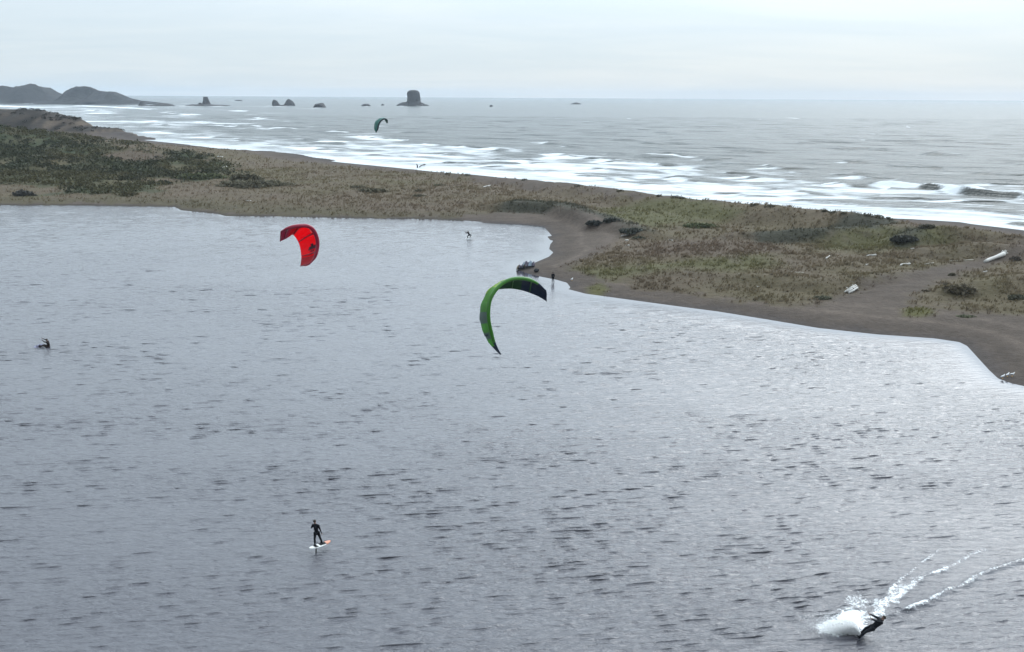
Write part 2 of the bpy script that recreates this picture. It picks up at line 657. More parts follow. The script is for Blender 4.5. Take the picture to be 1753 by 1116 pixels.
def terrain_z(x, y, fine=True):
    sl = sdf(x, y, LAKE_POLY)
    ss = sdf(x, y, SEA_POLY)
    hl = np.interp(sl, [-60, -8, 0, 3, 9, 25, 60], [-4, -1.0, -0.03, 0.35, 0.9, 1.5, 2.1])
    hs = np.interp(ss, [-80, -10, 0, 12, 28, 60], [-5, -0.7, -0.02, 0.8, 1.9, 2.6])
    k = 0.35
    h = -k * np.log(np.exp(-hl / k) + np.exp(-hs / k))
    h = np.where(h > 0.0, h, np.minimum(hl, hs))
    m = sstep(6, 26, sl) * sstep(16, 40, ss)
    h = h + m * (1.5 * (fbm(x / 16, y / 16, 3, 3) - 0.45) + 0.7 * (fbm(x / 5, y / 5, 9, 3) - 0.5))
    wig = 1 + 0.5 * (fbm(x / 9, y / 9, 31, 2) - 0.5)
    for pts, w1, w2 in RIDGES:
        d, par, v = seg_dist(x, y, pts, pts[:, 2:3])
        n = len(pts)
        # which side: nearer the lake or nearer the sea than the crest itself
        side = sstep(-3, 3, (x * 0.66 + y * 0.75) - (np.interp(par, np.r_[0, np.cumsum(np.hypot(*np.diff(pts[:, :2], axis=0).T))],
                                                            pts[:, 0] * 0.66 + pts[:, 1] * 0.75)))
        w = w1 * (1 - side) + w2 * side
        r = v[..., 0] * (1 + 0.22 * (fbm(x / 7, y / 7, 41, 3) - 0.5)) * np.exp(-(d / (w * wig)) ** 2)
        h = np.where((h > -0.3) & (r > 0.3), np.maximum(h, r), h)
    d, par, v = seg_dist(x, y, BLUFF, BLUFF[:, 2:3])
    gully = 1 + 0.35 * (fbm(x / 18, y / 18, 77, 3) - 0.5)
    front = (y < np.interp(x, BLUFF[:, 0], BLUFF[:, 1]))
    w = np.where(front, 30.0, 7.0)
    r = v[..., 0] * np.exp(-(np.maximum(d - 2, 0) / (w * gully)) ** 2)
    r = r + (r > 1.0) * np.clip(d / 12, 0.15, 1) * (3.4 * (fbm(x / 13, y / 22, 79, 3) - 0.5) + 2.2 * (fbm(x / 4.5, y / 9, 83, 3) - 0.5))
    h = np.where((ss > -12) & (r > 0.4) & (y > 480), np.maximum(h, r), h)
    return h, sl, ss


# cover of the ground: outlines surveyed on the land (photo bearings met with the ground about 2 m up)
def zone(px, z=1.8):
    a = np.array(px, float)
    return gp(a[:, 0], a[:, 1], z)[:, :2]


Z_SAND = [zone([(700, 371), (800, 366), (870, 362), (960, 367), (1000, 380), (1050, 392), (1085, 402), (1060, 424), (1010, 440),
                (965, 452), (950, 470), (900, 482), (860, 470), (925, 430), (915, 388), (850, 381), (700, 378)], 1.0),
          zone([(1180, 540), (1290, 528), (1360, 518), (1450, 505), (1510, 488), (1550, 474), (1600, 464), (1640, 456), (1675, 452),
                (1735, 432), (1790, 430), (1790, 446), (1690, 462), (1645, 478), (1600, 488), (1580, 505), (1570, 520), (1650, 532), (1760, 542),
                (1830, 560), (1860, 760), (1600, 620), (1250, 570)], 1.0)]
Z_GREEN = [zone([(950, 470), (985, 455), (1080, 450), (1200, 446), (1310, 440), (1330, 452), (1240, 470), (1150, 498), (1190, 524), (1100, 514), (1005, 500)], 1.5),
           zone([(1400, 412), (1480, 402), (1600, 408), (1620, 420), (1500, 430), (1400, 428)], 2.2),
           zone([(1000, 346), (1200, 352), (1260, 368), (1120, 382), (1040, 372)], 2.5)]
Z_LIME = [zone([(1538, 525), (1570, 521), (1604, 526), (1608, 534), (1580, 540), (1540, 537)], 1.2),
          zone([(1002, 484), (1030, 478), (1048, 488), (1030, 498), (1005, 496)], 1.0)]
Z_DARK = [zone([(848, 350), (885, 340), (950, 342), (1005, 352), (1024, 374), (990, 372), (940, 360), (870, 360)], 2.6),
          zone([(1005, 372), (1040, 368), (1100, 384), (1112, 396), (1070, 396), (1010, 384)], 2.4),
          zone([(1270, 396), (1340, 388), (1430, 384), (1500, 372), (1560, 380), (1500, 396), (1420, 402), (1300, 404)], 3.4),
          zone([(1525, 404), (1560, 396), (1580, 404), (1570, 416), (1530, 416)], 3.0)]
Z_REDDISH = [zone([(1090, 412), (1200, 408), (1330, 420), (1340, 436), (1200, 442), (1100, 436)], 1.6),
             zone([(1050, 470), (1180, 458), (1260, 470), (1160, 500), (1040, 492)], 1.4),
             zone([(150, 258), (220, 252), (288, 256), (292, 268), (220, 272), (160, 268)], 5.0)]

SAND = np.array((0.086, 0.068, 0.056))
WET = np.array((0.066, 0.055, 0.050))
DRY = np.array((0.138, 0.109, 0.076))
OLIVE = np.array((0.106, 0.089, 0.052))
GREEN = np.array((0.098, 0.096, 0.044))
LIME = np.array((0.095, 0.088, 0.038))
DARKV = np.array((0.048, 0.048, 0.036))
RED = np.array((0.100, 0.074, 0.055))
SCRUB = np.array((0.042, 0.050, 0.026))
SOIL = np.array((0.115, 0.090, 0.070))

Z_SCRUB = zone([(-300, 200), (0, 214), (60, 226), (140, 231), (210, 240), (260, 248), (330, 255), (385, 268), (350, 284), (290, 287),
                (260, 300), (150, 304), (60, 298), (0, 296), (-300, 290)], 6.0)


def cover(x, y, h, sl, ss):
    """ground colour, how grassy, how scrubby"""
    n1 = fbm(x / 11, y / 11, 101, 4) - 0.5
    n2 = fbm(x / 3.1, y / 3.1, 131, 3) - 0.5
    n3 = fbm(x / 40, y / 40, 151, 3) - 0.5
    far = sstep(120, 260, y)
    shore = sstep(0, 1, (sl - np.where(x < -12, 0.8, 4.5) - 6 * n2) / 2.5) * sstep(20, 27, ss + 16 * n2)
    g = shore
    rough = 9 * n1 + 5 * n2
    for z in Z_SAND:
        g = g * sstep(-2.5, 1.5, sdf(x, y, z) + rough * 0.55)
    g = g * (1 - 0.35 * sstep(0.12, 0.28, n2 + 0.6 * n1))
    t = np.clip(0.5 + 1.6 * n1 + 0.9 * n3, 0, 1)[..., None]
    gc = DRY * t + OLIVE * (1 - t)
    br = np.clip(0.4 + 1.5 * n3 - 1.2 * n2, 0, 1)[..., None] * 0.5
    gc = gc * (1 - br) + RED * br

    def blend(c, zones, soft, amt):
        nonlocal gc
        for z in zones:
            w = (amt * (1 - sstep(-soft, soft, sdf(x, y, z) + rough * 0.5)))[..., None]
            gc = gc * (1 - w) + c * w
    blend(GREEN, Z_GREEN, 4.0, 0.75)
    blend(RED, Z_REDDISH, 4.0, 0.8)
    blend(DARKV, Z_DARK, 2.0, 0.9)
    bank = ((1 - sstep(3, 16, sl + 8 * n1)) * (x < 0) * 0.55)[..., None]
    gc = gc * (1 - bank) + np.array((0.078, 0.070, 0.042)) * bank
    lime = np.zeros(x.shape)
    for z in Z_LIME:
        w = 1 - sstep(-1.0, 0.6, sdf(x, y, z) + rough * 0.12)
        lime = np.maximum(lime, w)
    gc = gc * (1 - lime[..., None]) + LIME * lime[..., None]
    g = np.maximum(g, lime)
    scr = 1 - sstep(-10, 6, sdf(x, y, Z_SCRUB) + 40 * n1 + 10 * n3)
    for z in Z_REDDISH[2:]:
        scr = scr * sstep(-6, 4, sdf(x, y, z) + 12 * n1)
    scr = scr * sstep(6, 14, sl) * (y > 250)
    scr = scr * (1 - (y > 520) * sstep(3.0, 4.5, h))
    wet = np.maximum(1 - sstep(0.3, 3.0, sl + 2 * n2), 1 - sstep(2, 14, ss + 6 * n1))[..., None]
    sc = SAND * (1 + 0.25 * n1 + 0.2 * n2)[..., None]
    sc = sc * (1 - wet) + WET * wet
    mud = ((1 - sstep(0.6, 2.6, sl + 2.0 * n2)) * (x < -12))[..., None]
    tide = 0.30 * np.exp(-((sl - 6.5 - 3 * n1) / 0.55) ** 2) + 0.22 * np.exp(-((sl - 11 - 4 * n1) / 0.8) ** 2) - 0.16 * np.exp(-((sl - 3.4 - 2 * n2) / 1.2) ** 2)
    sc = sc * (1 + tide * (x > 5) + 0.16 * (fbm(x / 1.1, y / 0.7, 161, 2) - 0.5))[..., None]
    sc = sc * (1 - mud) + np.array((0.050, 0.042, 0.034)) * mud
    col = sc * (1 - g[..., None]) + gc * 0.84 * g[..., None]
    s3 = scr[..., None]
    mott = np.clip(0.5 + 2.2 * n1, 0, 1)[..., None]
    col = col * (1 - s3) + (SCRUB * (1 - mott) + OLIVE * 0.8 * mott) * s3
    # the bluff behind: dark heath on top, bare soil where it is steep
    d, _, _ = seg_dist(x, y, BLUFF)
    b = ((y > 520) * sstep(3.0, 4.5, h))[..., None]
    col = col * (1 - b) + (np.array((0.036, 0.031, 0.027)) * (1 + 1.6 * n1)[..., None]) * b
    return col, g * (1 - scr), scr


# ------------------------------------------------------------------ ground sheet
def fan(ys, us, off):
    Y, U = np.meshgrid(ys, us, indexing='ij')
    return U * (Y + off), Y


ys = [-55.0, -20, 10, 35, 55]
y = 70.0
while y < 1020:
    ys.append(y)
    y *= 1.0042 if y < 420 else 1.006
ys += [1150, 1350, 1600, 1900, 2300, 2700]
us = np.r_[np.linspace(-3.0, -0.85, 14), np.linspace(-0.80, 0.80, 440), np.linspace(0.85, 1.6, 8)]
GX, GY = fan(np.array(ys), us, 30)
GH, GSL, GSS = terrain_z(GX, GY)
gcol, ggrass, gscr = cover(GX, GY, GH, GSL, GSS)
# steep bare faces on the bluff
gyy, gxx = np.gradient(GH)
dX = np.gradient(GX, axis=1)
dY = np.gradient(GY, axis=0)
slope = np.hypot(gyy / dY, gxx / dX)
st = (sstep(0.35, 0.7, slope) * (GY > 520))[..., None]
gcol = gcol * (1 - st) + SOIL * st
keepf = (np.maximum.reduce([GH[:-1, :-1], GH[1:, :-1], GH[:-1, 1:], GH[1:, 1:]]) > -6)

m, nt, out = new_mat('ground_cover')
k = NT(nt)
pos = k.pos()
nz = k.noise(pos, 1.3, 8, 0.68)
nz2 = k.noise(k.mapping(pos, 0.2, (0.35, 1.0, 1.0)), 0.5, 5, 0.6)
tot = k.math('ADD', k.math('MULTIPLY', nz, 0.6), k.math('MULTIPLY', nz2, 0.4))
sc = k.node('ShaderNodeVectorMath', operation='SCALE')
nt.links.new(k.attr('tint', 'Color'), sc.inputs[0])
nt.links.new(k.range(tot, 0.3, 0.7, 0.68, 1.35, False), sc.inputs['Scale'])
nb = k.bump(nz, 0.9, 0.35)
nt.links.new(k.principled(sc.outputs[0], 0.95, nb, **{'Specular IOR Level': 0.12}), out.inputs[0])
M['ground'] = m
V = np.stack([GX, GY, GH], -1).reshape(-1, 3)
F = grid_faces(*GX.shape)
ground = tag(link('ground', mesh_np('ground', V, F, m, True, gcol.reshape(-1, 3))), kind='structure')

# ------------------------------------------------------------------ the lake
ys = [-55.0, -30, -10, 5, 15, 24, 30, 34, 37, 39.5]
y = 41.0
while y < 258:
    ys.append(y)
    y += 0.075 if y < 62 else 0.075 + (y - 62) * 0.00125
us = np.r_[np.linspace(-3.2, -0.63, 30), np.arange(-0.62, 0.24, 0.0050), np.arange(0.242, 0.60, 0.0030), np.linspace(0.61, 1.5, 20)]
LX, LY = fan(np.array(ys), us, 12)
lsl = sdf(LX, LY, LAKE_POLY)
calm = sstep(-1.0, 9.0, -lsl)
gust = fbm(LX / 34, LY / 22, 211, 3)
gust2 = fbm(LX / 11 + 5, LY / 6, 231, 2)
rough_w = np.clip(0.75 + 0.9 * (gust - 0.5) + 0.5 * (gust2 - 0.5), 0.35, 1.3)
# stronger chop away from the far shore
fetch = np.interp(LY, [40, 110, 200, 250], [1.0, 1.0, 0.8, 0.6])
envl = calm * (0.45 + 0.55 * rough_w) * fetch
LZ = np.zeros(LX.shape)
HX = np.zeros(LX.shape)
HY = np.zeros(LX.shape)
rw = np.random.default_rng(5)
sp_y = np.gradient(LY, axis=0)
main = math.radians(104)
NSET = 10
for gset in range(NSET):
    # each family of waves comes in groups of its own
    grp = np.clip(0.65 + 1.2 * (fbm((LX * 0.97 + LY * 0.22) / (4.0 + gset), (LY * 0.97 - LX * 0.22) / (2.2 + 0.5 * gset), 700 + gset, 2) - 0.25), 0.4, 1.5)
    for i in range(8):
        lam = float(np.exp(rw.uniform(math.log(0.30), math.log(1.15)))) if i < 7 else float(rw.uniform(1.3, 2.6))
        steep = 0.036 * math.exp(-((math.log(lam / 0.44)) / 0.60) ** 2) if i < 7 else 0.010
        amp = steep * lam / (2 * math.pi)
        th = main + rw.normal(0, 0.135) * (1.25 if lam < 0.7 else 0.9)
        kk = 2 * math.pi / lam
        arg = kk * (LX * math.cos(th) + LY * math.sin(th)) + rw.uniform(0, 6.28)
        # waves the sheet cannot carry at this distance are left to the surface relief
        a_ = amp * sstep(1.7, 2.8, lam / sp_y) * grp
        c = np.cos(arg) * a_
        sn_ = np.sin(arg) * a_
        LZ += c
        HX -= sn_ * math.cos(th) * 0.8
        HY -= sn_ * math.sin(th) * 0.8
LZ = LZ + 0.4 * np.maximum(LZ, 0) ** 2 / 0.04
LZ *= envl
HX *= envl
HY *= envl
HY -= 2.6 * LZ          # crests lean downwind

# wake and churned water behind the near rider
wakeA = gp(*np.array([(1512, 1057), (1538, 1051), (1560, 1042), (1590, 1030), (1625, 1010), (1650, 1003), (1672, 988), (1700, 977), (1730, 967), (1760, 958), (1850, 935)], float).T)
wakeB = gp(*np.array([(1497, 1052), (1515, 1034), (1535, 1024), (1558, 1007), (1573, 996), (1580, 985), (1610, 978), (1640, 964), (1660, 952), (1686, 941)], float).T)
wakeC = gp(*np.array([(1505, 1040), (1520, 1018), (1530, 1005), (1548, 988), (1572, 969), (1590, 955), (1612, 938)], float).T)
lfoam = np.zeros(LX.shape)
near = (LX > 8) & (LX < 60) & (LY < 75)
sub = np.where(near)
sx, sy = LX[sub], LY[sub]
fm = np.zeros(sx.shape)
hz = np.zeros(sx.shape)
for pts, wd, fo, ht, fall in ((wakeA, 0.24, 0.54, 0.17, 18.0), (wakeB, 0.24, 0.60, 0.07, 12.0), (wakeC, 0.17, 0.54, 0.05, 12.0)):
    d, par, _ = seg_dist(sx, sy, pts)
    brk = fbm(par / 0.6, d * 0 + 3, 301, 3)
    a = np.exp(-(d / wd) ** 2)
    fade = np.exp(-par / fall / 2.2) * 0.55 + 0.45 * (fall > 10)
    fm = np.maximum(fm, a * fo * fade * np.clip(0.62 + 1.0 * (brk - 0.3), 0, 1.1))
    hz += a * ht * (0.35 + 1.3 * brk) * (0.4 + 0.6 * fade)
# broad churn between the two inner lines
ch = zone([(1478, 1060), (1500, 1030), (1522, 1010), (1545, 1000), (1572, 990), (1560, 1012), (1530, 1035), (1505, 1058)], 0.0)
fm = np.maximum(fm, 0.46 * (1 - sstep(-0.25, 0.35, sdf(sx, sy, ch) + 1.0 * (fbm(sx * 1.5, sy * 1.5, 311, 3) - 0.5))))
sm = zone([(1500, 1050), (1560, 985), (1640, 940), (1720, 915), (1760, 945), (1690, 975), (1600, 1015), (1540, 1045)], 0.0)
smooth_z = 1 - sstep(-0.6, 0.6, sdf(sx, sy, sm))
# froth under the spray
fr = zone([(1394, 1070), (1420, 1046), (1440, 1036), (1462, 1034), (1490, 1044), (1497, 1056), (1478, 1098), (1450, 1094), (1410, 1084)], 0.0)
fq = sdf(sx, sy, fr) + 1.1 * (fbm(sx * 1.3, sy * 1.3, 321, 4) - 0.5)
fm = np.maximum(fm, 0.66 * (1 - sstep(-0.7, 0.35, fq)))
fr2 = zone([(1436, 1028), (1470, 1012), (1495, 1022), (1490, 1045), (1450, 1042)], 0.0)
fm = np.maximum(fm, 0.42 * (1 - sstep(-0.5, 0.5, sdf(sx, sy, fr2) + 1.2 * (fbm(sx * 1.6, sy * 1.6, 331, 3) - 0.5))))
lfoam[sub] = fm
tmp = LZ[sub] * (1 - 0.6 * smooth_z) + hz + 0.05 * (fm > 0.4) * (fbm(sx * 5, sy * 5, 341, 2) - 0.3)
LZ[sub] = tmp
# thin line of foam at the lake's sand edge
edge = np.exp(-((lsl + 0.15) / 0.35) ** 2) * np.clip(1.5 * (fbm(LX / 5, LY / 5, 351, 3) - 0.42), 0, 1) * 0.6
lfoam = np.maximum(lfoam, edge)

m, nt, out = new_mat('lake_water')
k = NT(nt)
pos = k.pos()
mp = k.mapping(pos, math.radians(-13), (0.42, 1.25, 1))
n1 = k.noise(mp, 2.0, 5, 0.62, 0.25)
mp2 = k.mapping(pos, math.radians(-22), (0.55, 1.2, 1))
n2 = k.noise(mp2, 4.2, 3, 0.6)
env = k.attr('chop')
hgt = k.math('MULTIPLY', k.math('ADD', n1, k.math('MULTIPLY', n2, 0.22)), env)
nb = k.bump(hgt, 1.0, 0.25)
water = k.principled((0.052, 0.050, 0.063, 1), 0.05, nb, IOR=1.45, **{'Specular IOR Level': 0.95})
fn = k.noise(pos, 5.0, 6, 0.72, 0.6)
ff = k.range(k.math('ADD', k.attr('foam'), k.math('MULTIPLY', k.math('SUBTRACT', fn, 0.5), 1.3)), 0.34, 0.62)
foam = k.principled((0.8, 0.82, 0.83, 1), 0.8, k.bump(fn, 0.6, 0.05), **{'Specular IOR Level': 0.2})
mx = k.node('ShaderNodeMixShader')
nt.links.new(ff, mx.inputs[0])
nt.links.new(water, mx.inputs[1])
nt.links.new(foam, mx.inputs[2])
nt.links.new(mx.outputs[0], out.inputs[0])
M['lake'] = m
keep = np.minimum.reduce([lsl[:-1, :-1], lsl[1:, :-1], lsl[:-1, 1:], lsl[1:, 1:]]) < 3.0
F = grid_faces(*LX.shape, keep=keep)
V = np.stack([LX + HX, LY + HY, LZ], -1).reshape(-1, 3)
V, F, lfo, lch = compact(V, F, lfoam.ravel(), (calm * (0.25 + 0.75 * rough_w) * np.interp(LY, [40, 250], [1.0, 0.8])).ravel())
lake = tag(link('lake', mesh_np('lake', V, F, m, True, None, {'foam': lfo, 'chop': lch})), kind='structure')

# ------------------------------------------------------------------ the sea
ys = []
y = 90.0
while y < 1300:
    ys.append(y)
    y *= 1.0040
while y < 9300:
    ys.append(y)
    y *= 1.02
us = np.r_[np.linspace(-1.6, -0.72, 30), np.linspace(-0.70, 0.74, 540), np.linspace(0.76, 1.7, 30)]
SX, SY = fan(np.array(ys), us, 20)
sd = -sdf(SX, SY, SEA_POLY)                 # metres offshore
_, spar, _ = seg_dist(SX, SY, SEA_LINE)
spread = 1 + np.maximum(0, SY - 260) / 380.0
de = sd / spread
Z = np.zeros(SX.shape)
spc = np.gradient(SY, axis=0)
for i in range(40):
    lam = float(np.exp(rw.uniform(math.log(5), math.log(60))))
    amp = 0.010 * lam ** 0.72
    th = math.radians(55) + rw.normal(0, 0.38)
    kk = 2 * math.pi / lam
    Z += amp * np.cos(kk * (SX * math.cos(th) + SY * math.sin(th)) + rw.uniform(0, 6.28)) * sstep(2.2, 4, lam / spc)
Z *= 0.35 + 0.65 * sstep(0, 120, sd)
Z *= 0.55
fo = np.interp(de, [-5, 0, 12, 30, 60, 85, 110, 150, 230], [0.98, 0.86, 0.70, 0.62, 0.50, 0.26, -0.05, -0.28, -0.5])
fo = fo + 0.75 * (fbm(spar / (85 * spread), de / (3.2 * spread), 401, 4) - 0.5) * sstep(4, 24, de) + 0.55 * (fbm(spar / (150 * spread), de / 20, 405, 2) - 0.5) * sstep(6, 30, de)
# rows of breakers
for D, A, sd_, gate, fm_ in ((24, 0.45, 1, 0.40, 0.8), (46, 0.65, 2, 0.42, 0.8), (70, 0.75, 3, 0.43, 0.8), (98, 0.8, 4, 0.46, 0.62), (128, 0.8, 5, 0.52, 0.45), (165, 0.75, 6, 0.55, 0.2), (210, 0.7, 7, 0.56, 0.0), (265, 0.7, 8, 0.55, 0.0)):
    off = D + 18 * (fbm(spar / (90 * spread), spar * 0 + sd_, 500 + sd_, 3) - 0.5)
    q = (de - off) * spread
    on = sstep(gate, gate + 0.14, fbm(spar / (75 * spread), spar * 0 + sd_ * 3.7, 520 + sd_, 2))
    prof = np.where(q < 0, np.exp(-(q / 2.4) ** 2), np.exp(-(q / 7.0) ** 2)) * on
    Z += A * prof * (1 + 0.4 * (fbm(SX / 4, SY / 4, 540 + sd_, 2) - 0.5))
    brk = sstep(0.40, 0.58, fbm(spar / (45 * spread), spar * 0 + 9 + sd_, 560 + sd_, 3))
    fo += fm_ * brk * on * np.exp(-((q + 3.0 + 3.0 * (fbm(SX / 5, SY / 5, 590 + sd_, 2) - 0.5)) / (3.2 * spread)) ** 2) - 0.6 * on * (1 - 0.5 * brk) * np.exp(-((q - 1.5) / 2.6) ** 2)
# the big breaker on the right
bw = gp(*np.array([(1470, 316), (1500, 318), (1545, 321), (1600, 325), (1650, 329), (1700, 333), (1753, 337), (1820, 344), (1900, 352)], float).T)
bp = bw[:, :2]
d, par, _ = seg_dist(SX, SY, bp)
L = np.r_[0, np.cumsum(np.hypot(*np.diff(bp, axis=0).T))]
cx = np.interp(par, L, bp[:, 0] * 0.70 + bp[:, 1] * 0.71)
q = (SX * 0.70 + SY * 0.71) - cx
on = sstep(0, 12, par) * (d < 40)
prof = np.where(q < 0, np.exp(-(d / 2.2) ** 2), np.exp(-(d / 6.5) ** 2)) * on
Z += 1.7 * prof * (0.75 + 0.5 * fbm(par / 9, par * 0, 577, 2))
pxpar = np.interp(par, L, [1470, 1500, 1545, 1600, 1650, 1700, 1753, 1820, 1900])
wcurl = np.clip((1.3 - 0.9 * fbm(SX / 3.0, SY / 3.0, 578, 3)) * (np.exp(-((pxpar - 1540) / 36.0) ** 2) + np.exp(-((pxpar - 1636) / 24.0) ** 2) + 0.7 * np.exp(-((pxpar - 1760) / 18.0) ** 2)), 0, 1)
lump = (fbm(SX / 1.8, SY / 1.8, 579, 3) - 0.3)
Z += 0.9 * wcurl * on * np.exp(-((q + 1.5) / 2.8) ** 2) * (d < 20) * lump
fo = fo + on * (d < 12) * (-0.75 * (1 - wcurl) * sstep(1500, 1580, pxpar) * (0.55 + 0.45 * np.clip(np.exp(-((pxpar - 1592) / 30.0) ** 2) + np.exp(-((pxpar - 1690) / 45.0) ** 2), 0, 1)) * np.exp(-((q + 1.6) / 2.4) ** 2) + 0.9 * np.exp(-((q - 1.4) / 1.3) ** 2) * sstep(1480, 1530, pxpar) + 1.5 * wcurl * np.exp(-((q + 1.2) / 3.6) ** 2))
# a few short dark swells farther out
for (xa, ya, xb, yb, A) in ((1075, 266, 1172, 271, 0.9), (1585, 264, 1642, 268, 0.9), (1700, 230, 1753, 233, 0.9), (370, 213, 440, 217, 1.0), (455, 221, 510, 221, 0.9),
                            (520, 245, 600, 246, 0.9), (1725, 380, 1800, 388, 0.45), (540, 226, 590, 228, 0.8), (1230, 212, 1300, 214, 1.0), (830, 278, 900, 281, 0.7)):
    a, b = gp(xa, ya)[:2], gp(xb, yb)[:2]
    d, par, _ = seg_dist(SX, SY, np.array([a, b]))
    Ln = np.hypot(*(b - a))
    nrmv = np.array([b[1] - a[1], -(b[0] - a[0])]) / Ln
    nrmv = nrmv if nrmv[1] > 0 else -nrmv
    q = (SX - a[0]) * nrmv[0] + (SY - a[1]) * nrmv[1]
    e = sstep(0, 0.3, par / Ln) * sstep(0, 0.3, 1 - par / Ln)
    w = 1.0 + SY / 300
    prof = np.where(q < 0, np.exp(-(q / (2.2 * w)) ** 2), np.exp(-(q / (6 * w)) ** 2)) * e * (d < 30 * w)
    Z += A * prof
    fo = fo + e * (d < 12 * w) * (0.9 * np.exp(-((q - 2.0 * w) / (1.5 * w)) ** 2) - 0.9 * np.exp(-((q + 1.2 * w) / (1.6 * w)) ** 2))
fo = fo - 0.30 * sstep(380, 760, SY)
# scattered white caps in the open sea
cap = sstep(0.79, 0.85, fbm(SX / (9 + SY / 130), SY / (5 + SY / 60), 601, 3)) * sstep(100, 200, de) * (SY < 1800)
fo = np.maximum(fo, 0.55 * cap)
Z -= 0.02

ROCKS_FOAM = []          # filled below: (x, y, half width)
m, nt, out = new_mat('sea_water')
k = NT(nt)
pos = k.pos()
mp = k.mapping(pos, math.radians(38), (0.16, 0.42, 1))
n1 = k.noise(mp, 1.0, 7, 0.62, 0.3)
mpb = k.mapping(pos, math.radians(20), (0.02, 0.055, 1))
n3 = k.noise(mpb, 1.0, 5, 0.6, 0.2)
nb = k.bump(k.math('ADD', n1, k.math('MULTIPLY', n3, 5.0)), 1.0, 0.85)
tone = k.mix(n3, (0.034, 0.042, 0.040, 1), (0.058, 0.065, 0.060, 1))
water = k.principled(tone, 0.22, nb, IOR=1.2, **{'Specular IOR Level': 0.33})
mf = k.mapping(pos, math.radians(47), (0.040, 0.30, 1))
fn = k.noise(mf, 1.2, 9, 0.70, 0.8)
ff = k.range(k.math('ADD', k.attr('foam'), k.math('MULTIPLY', k.math('SUBTRACT', fn, 0.5), 1.5)), 0.30, 0.86)
foam = k.principled(k.mix(k.noise(mf, 4.0, 6, 0.7), (0.50, 0.53, 0.56, 1), (0.76, 0.78, 0.79, 1)), 0.85, k.bump(fn, 0.7, 0.5), **{'Specular IOR Level': 0.2})
mx = k.node('ShaderNodeMixShader')
nt.links.new(ff, mx.inputs[0])
nt.links.new(water, mx.inputs[1])
nt.links.new(foam, mx.inputs[2])
nt.links.new(mx.outputs[0], out.inputs[0])
M['sea'] = m
SEA_ARR = dict(X=SX, Y=SY, Z=Z, fo=fo, sd=sd)

# ------------------------------------------------------------------ far hills
def ridge_hill(name, marks, depth, spread_front, spread_back, seed):
    """a headland: crest line of (px, py) marks at that distance, sloping to the sea on both sides"""
    a = np.array(marks, float)
    dd = depth if hasattr(depth, '__len__') else np.full(len(a), depth)
    P = dp(a[:, 0], a[:, 1], np.asarray(dd, float))
    P = catmull(P, 90)
    ii = np.arange(90.0)
    P[:, 2] += mpp(P[45]) * (4.0 * (fbm(ii / 5, ii * 0, seed + 50, 3) - 0.5) + 2.6 * (fbm(ii / 1.6, ii * 0, seed + 60, 2) - 0.5)) * np.clip(P[:, 2] / 12, 0, 1)
    rows = []
    prof = [(-1.0, -0.06), (-0.82, 0.07), (-0.6, 0.22), (-0.38, 0.52), (-0.2, 0.80), (-0.08, 0.95), (0, 1.0), (0.1, 0.96), (0.3, 0.75), (0.6, 0.35), (0.85, 0.08), (1.0, -0.06)]
    for t, f in prof:
        r = P.copy()
        s = np.where(t < 0, spread_front, spread_back)
        wob = fbm(np.arange(90) / 9.0, np.full(90, t * 4 + 7), seed, 3) - 0.5
        r[:, 1] += t * s * (1 + 0.5 * wob)
        r[:, 2] = np.maximum(P[:, 2], 1.0) * (f * (1 + (0.5 * wob if 0 < abs(t) < 0.9 else 0))) - (2 if f < 0 else 0)
        rows.append(r)
    R = np.array(rows)
    return tag(link(name, mesh_np(name, R.reshape(-1, 3), grid_faces(len(prof), 90)[:, ::-1], M['hill'], True)), kind='structure')


ridge_hill('hill', [(-140, 160), (-60, 150), (-20, 146), (0, 146), (12, 149), (22, 149), (36, 146), (50, 143.5), (58, 143.5), (66, 149), (78, 157), (90, 163), (100, 167), (112, 174), (122, 179)],
           2560, 130, 260, 3)
ridge_hill('hill', [(70, 179), (86, 174), (100, 167), (112, 158), (122, 150), (130, 148), (150, 149), (160, 152), (172, 156), (190, 157), (200, 162), (212, 169), (225, 170), (232, 172), (238, 176), (248, 179)],
           2450, 110, 240, 9)

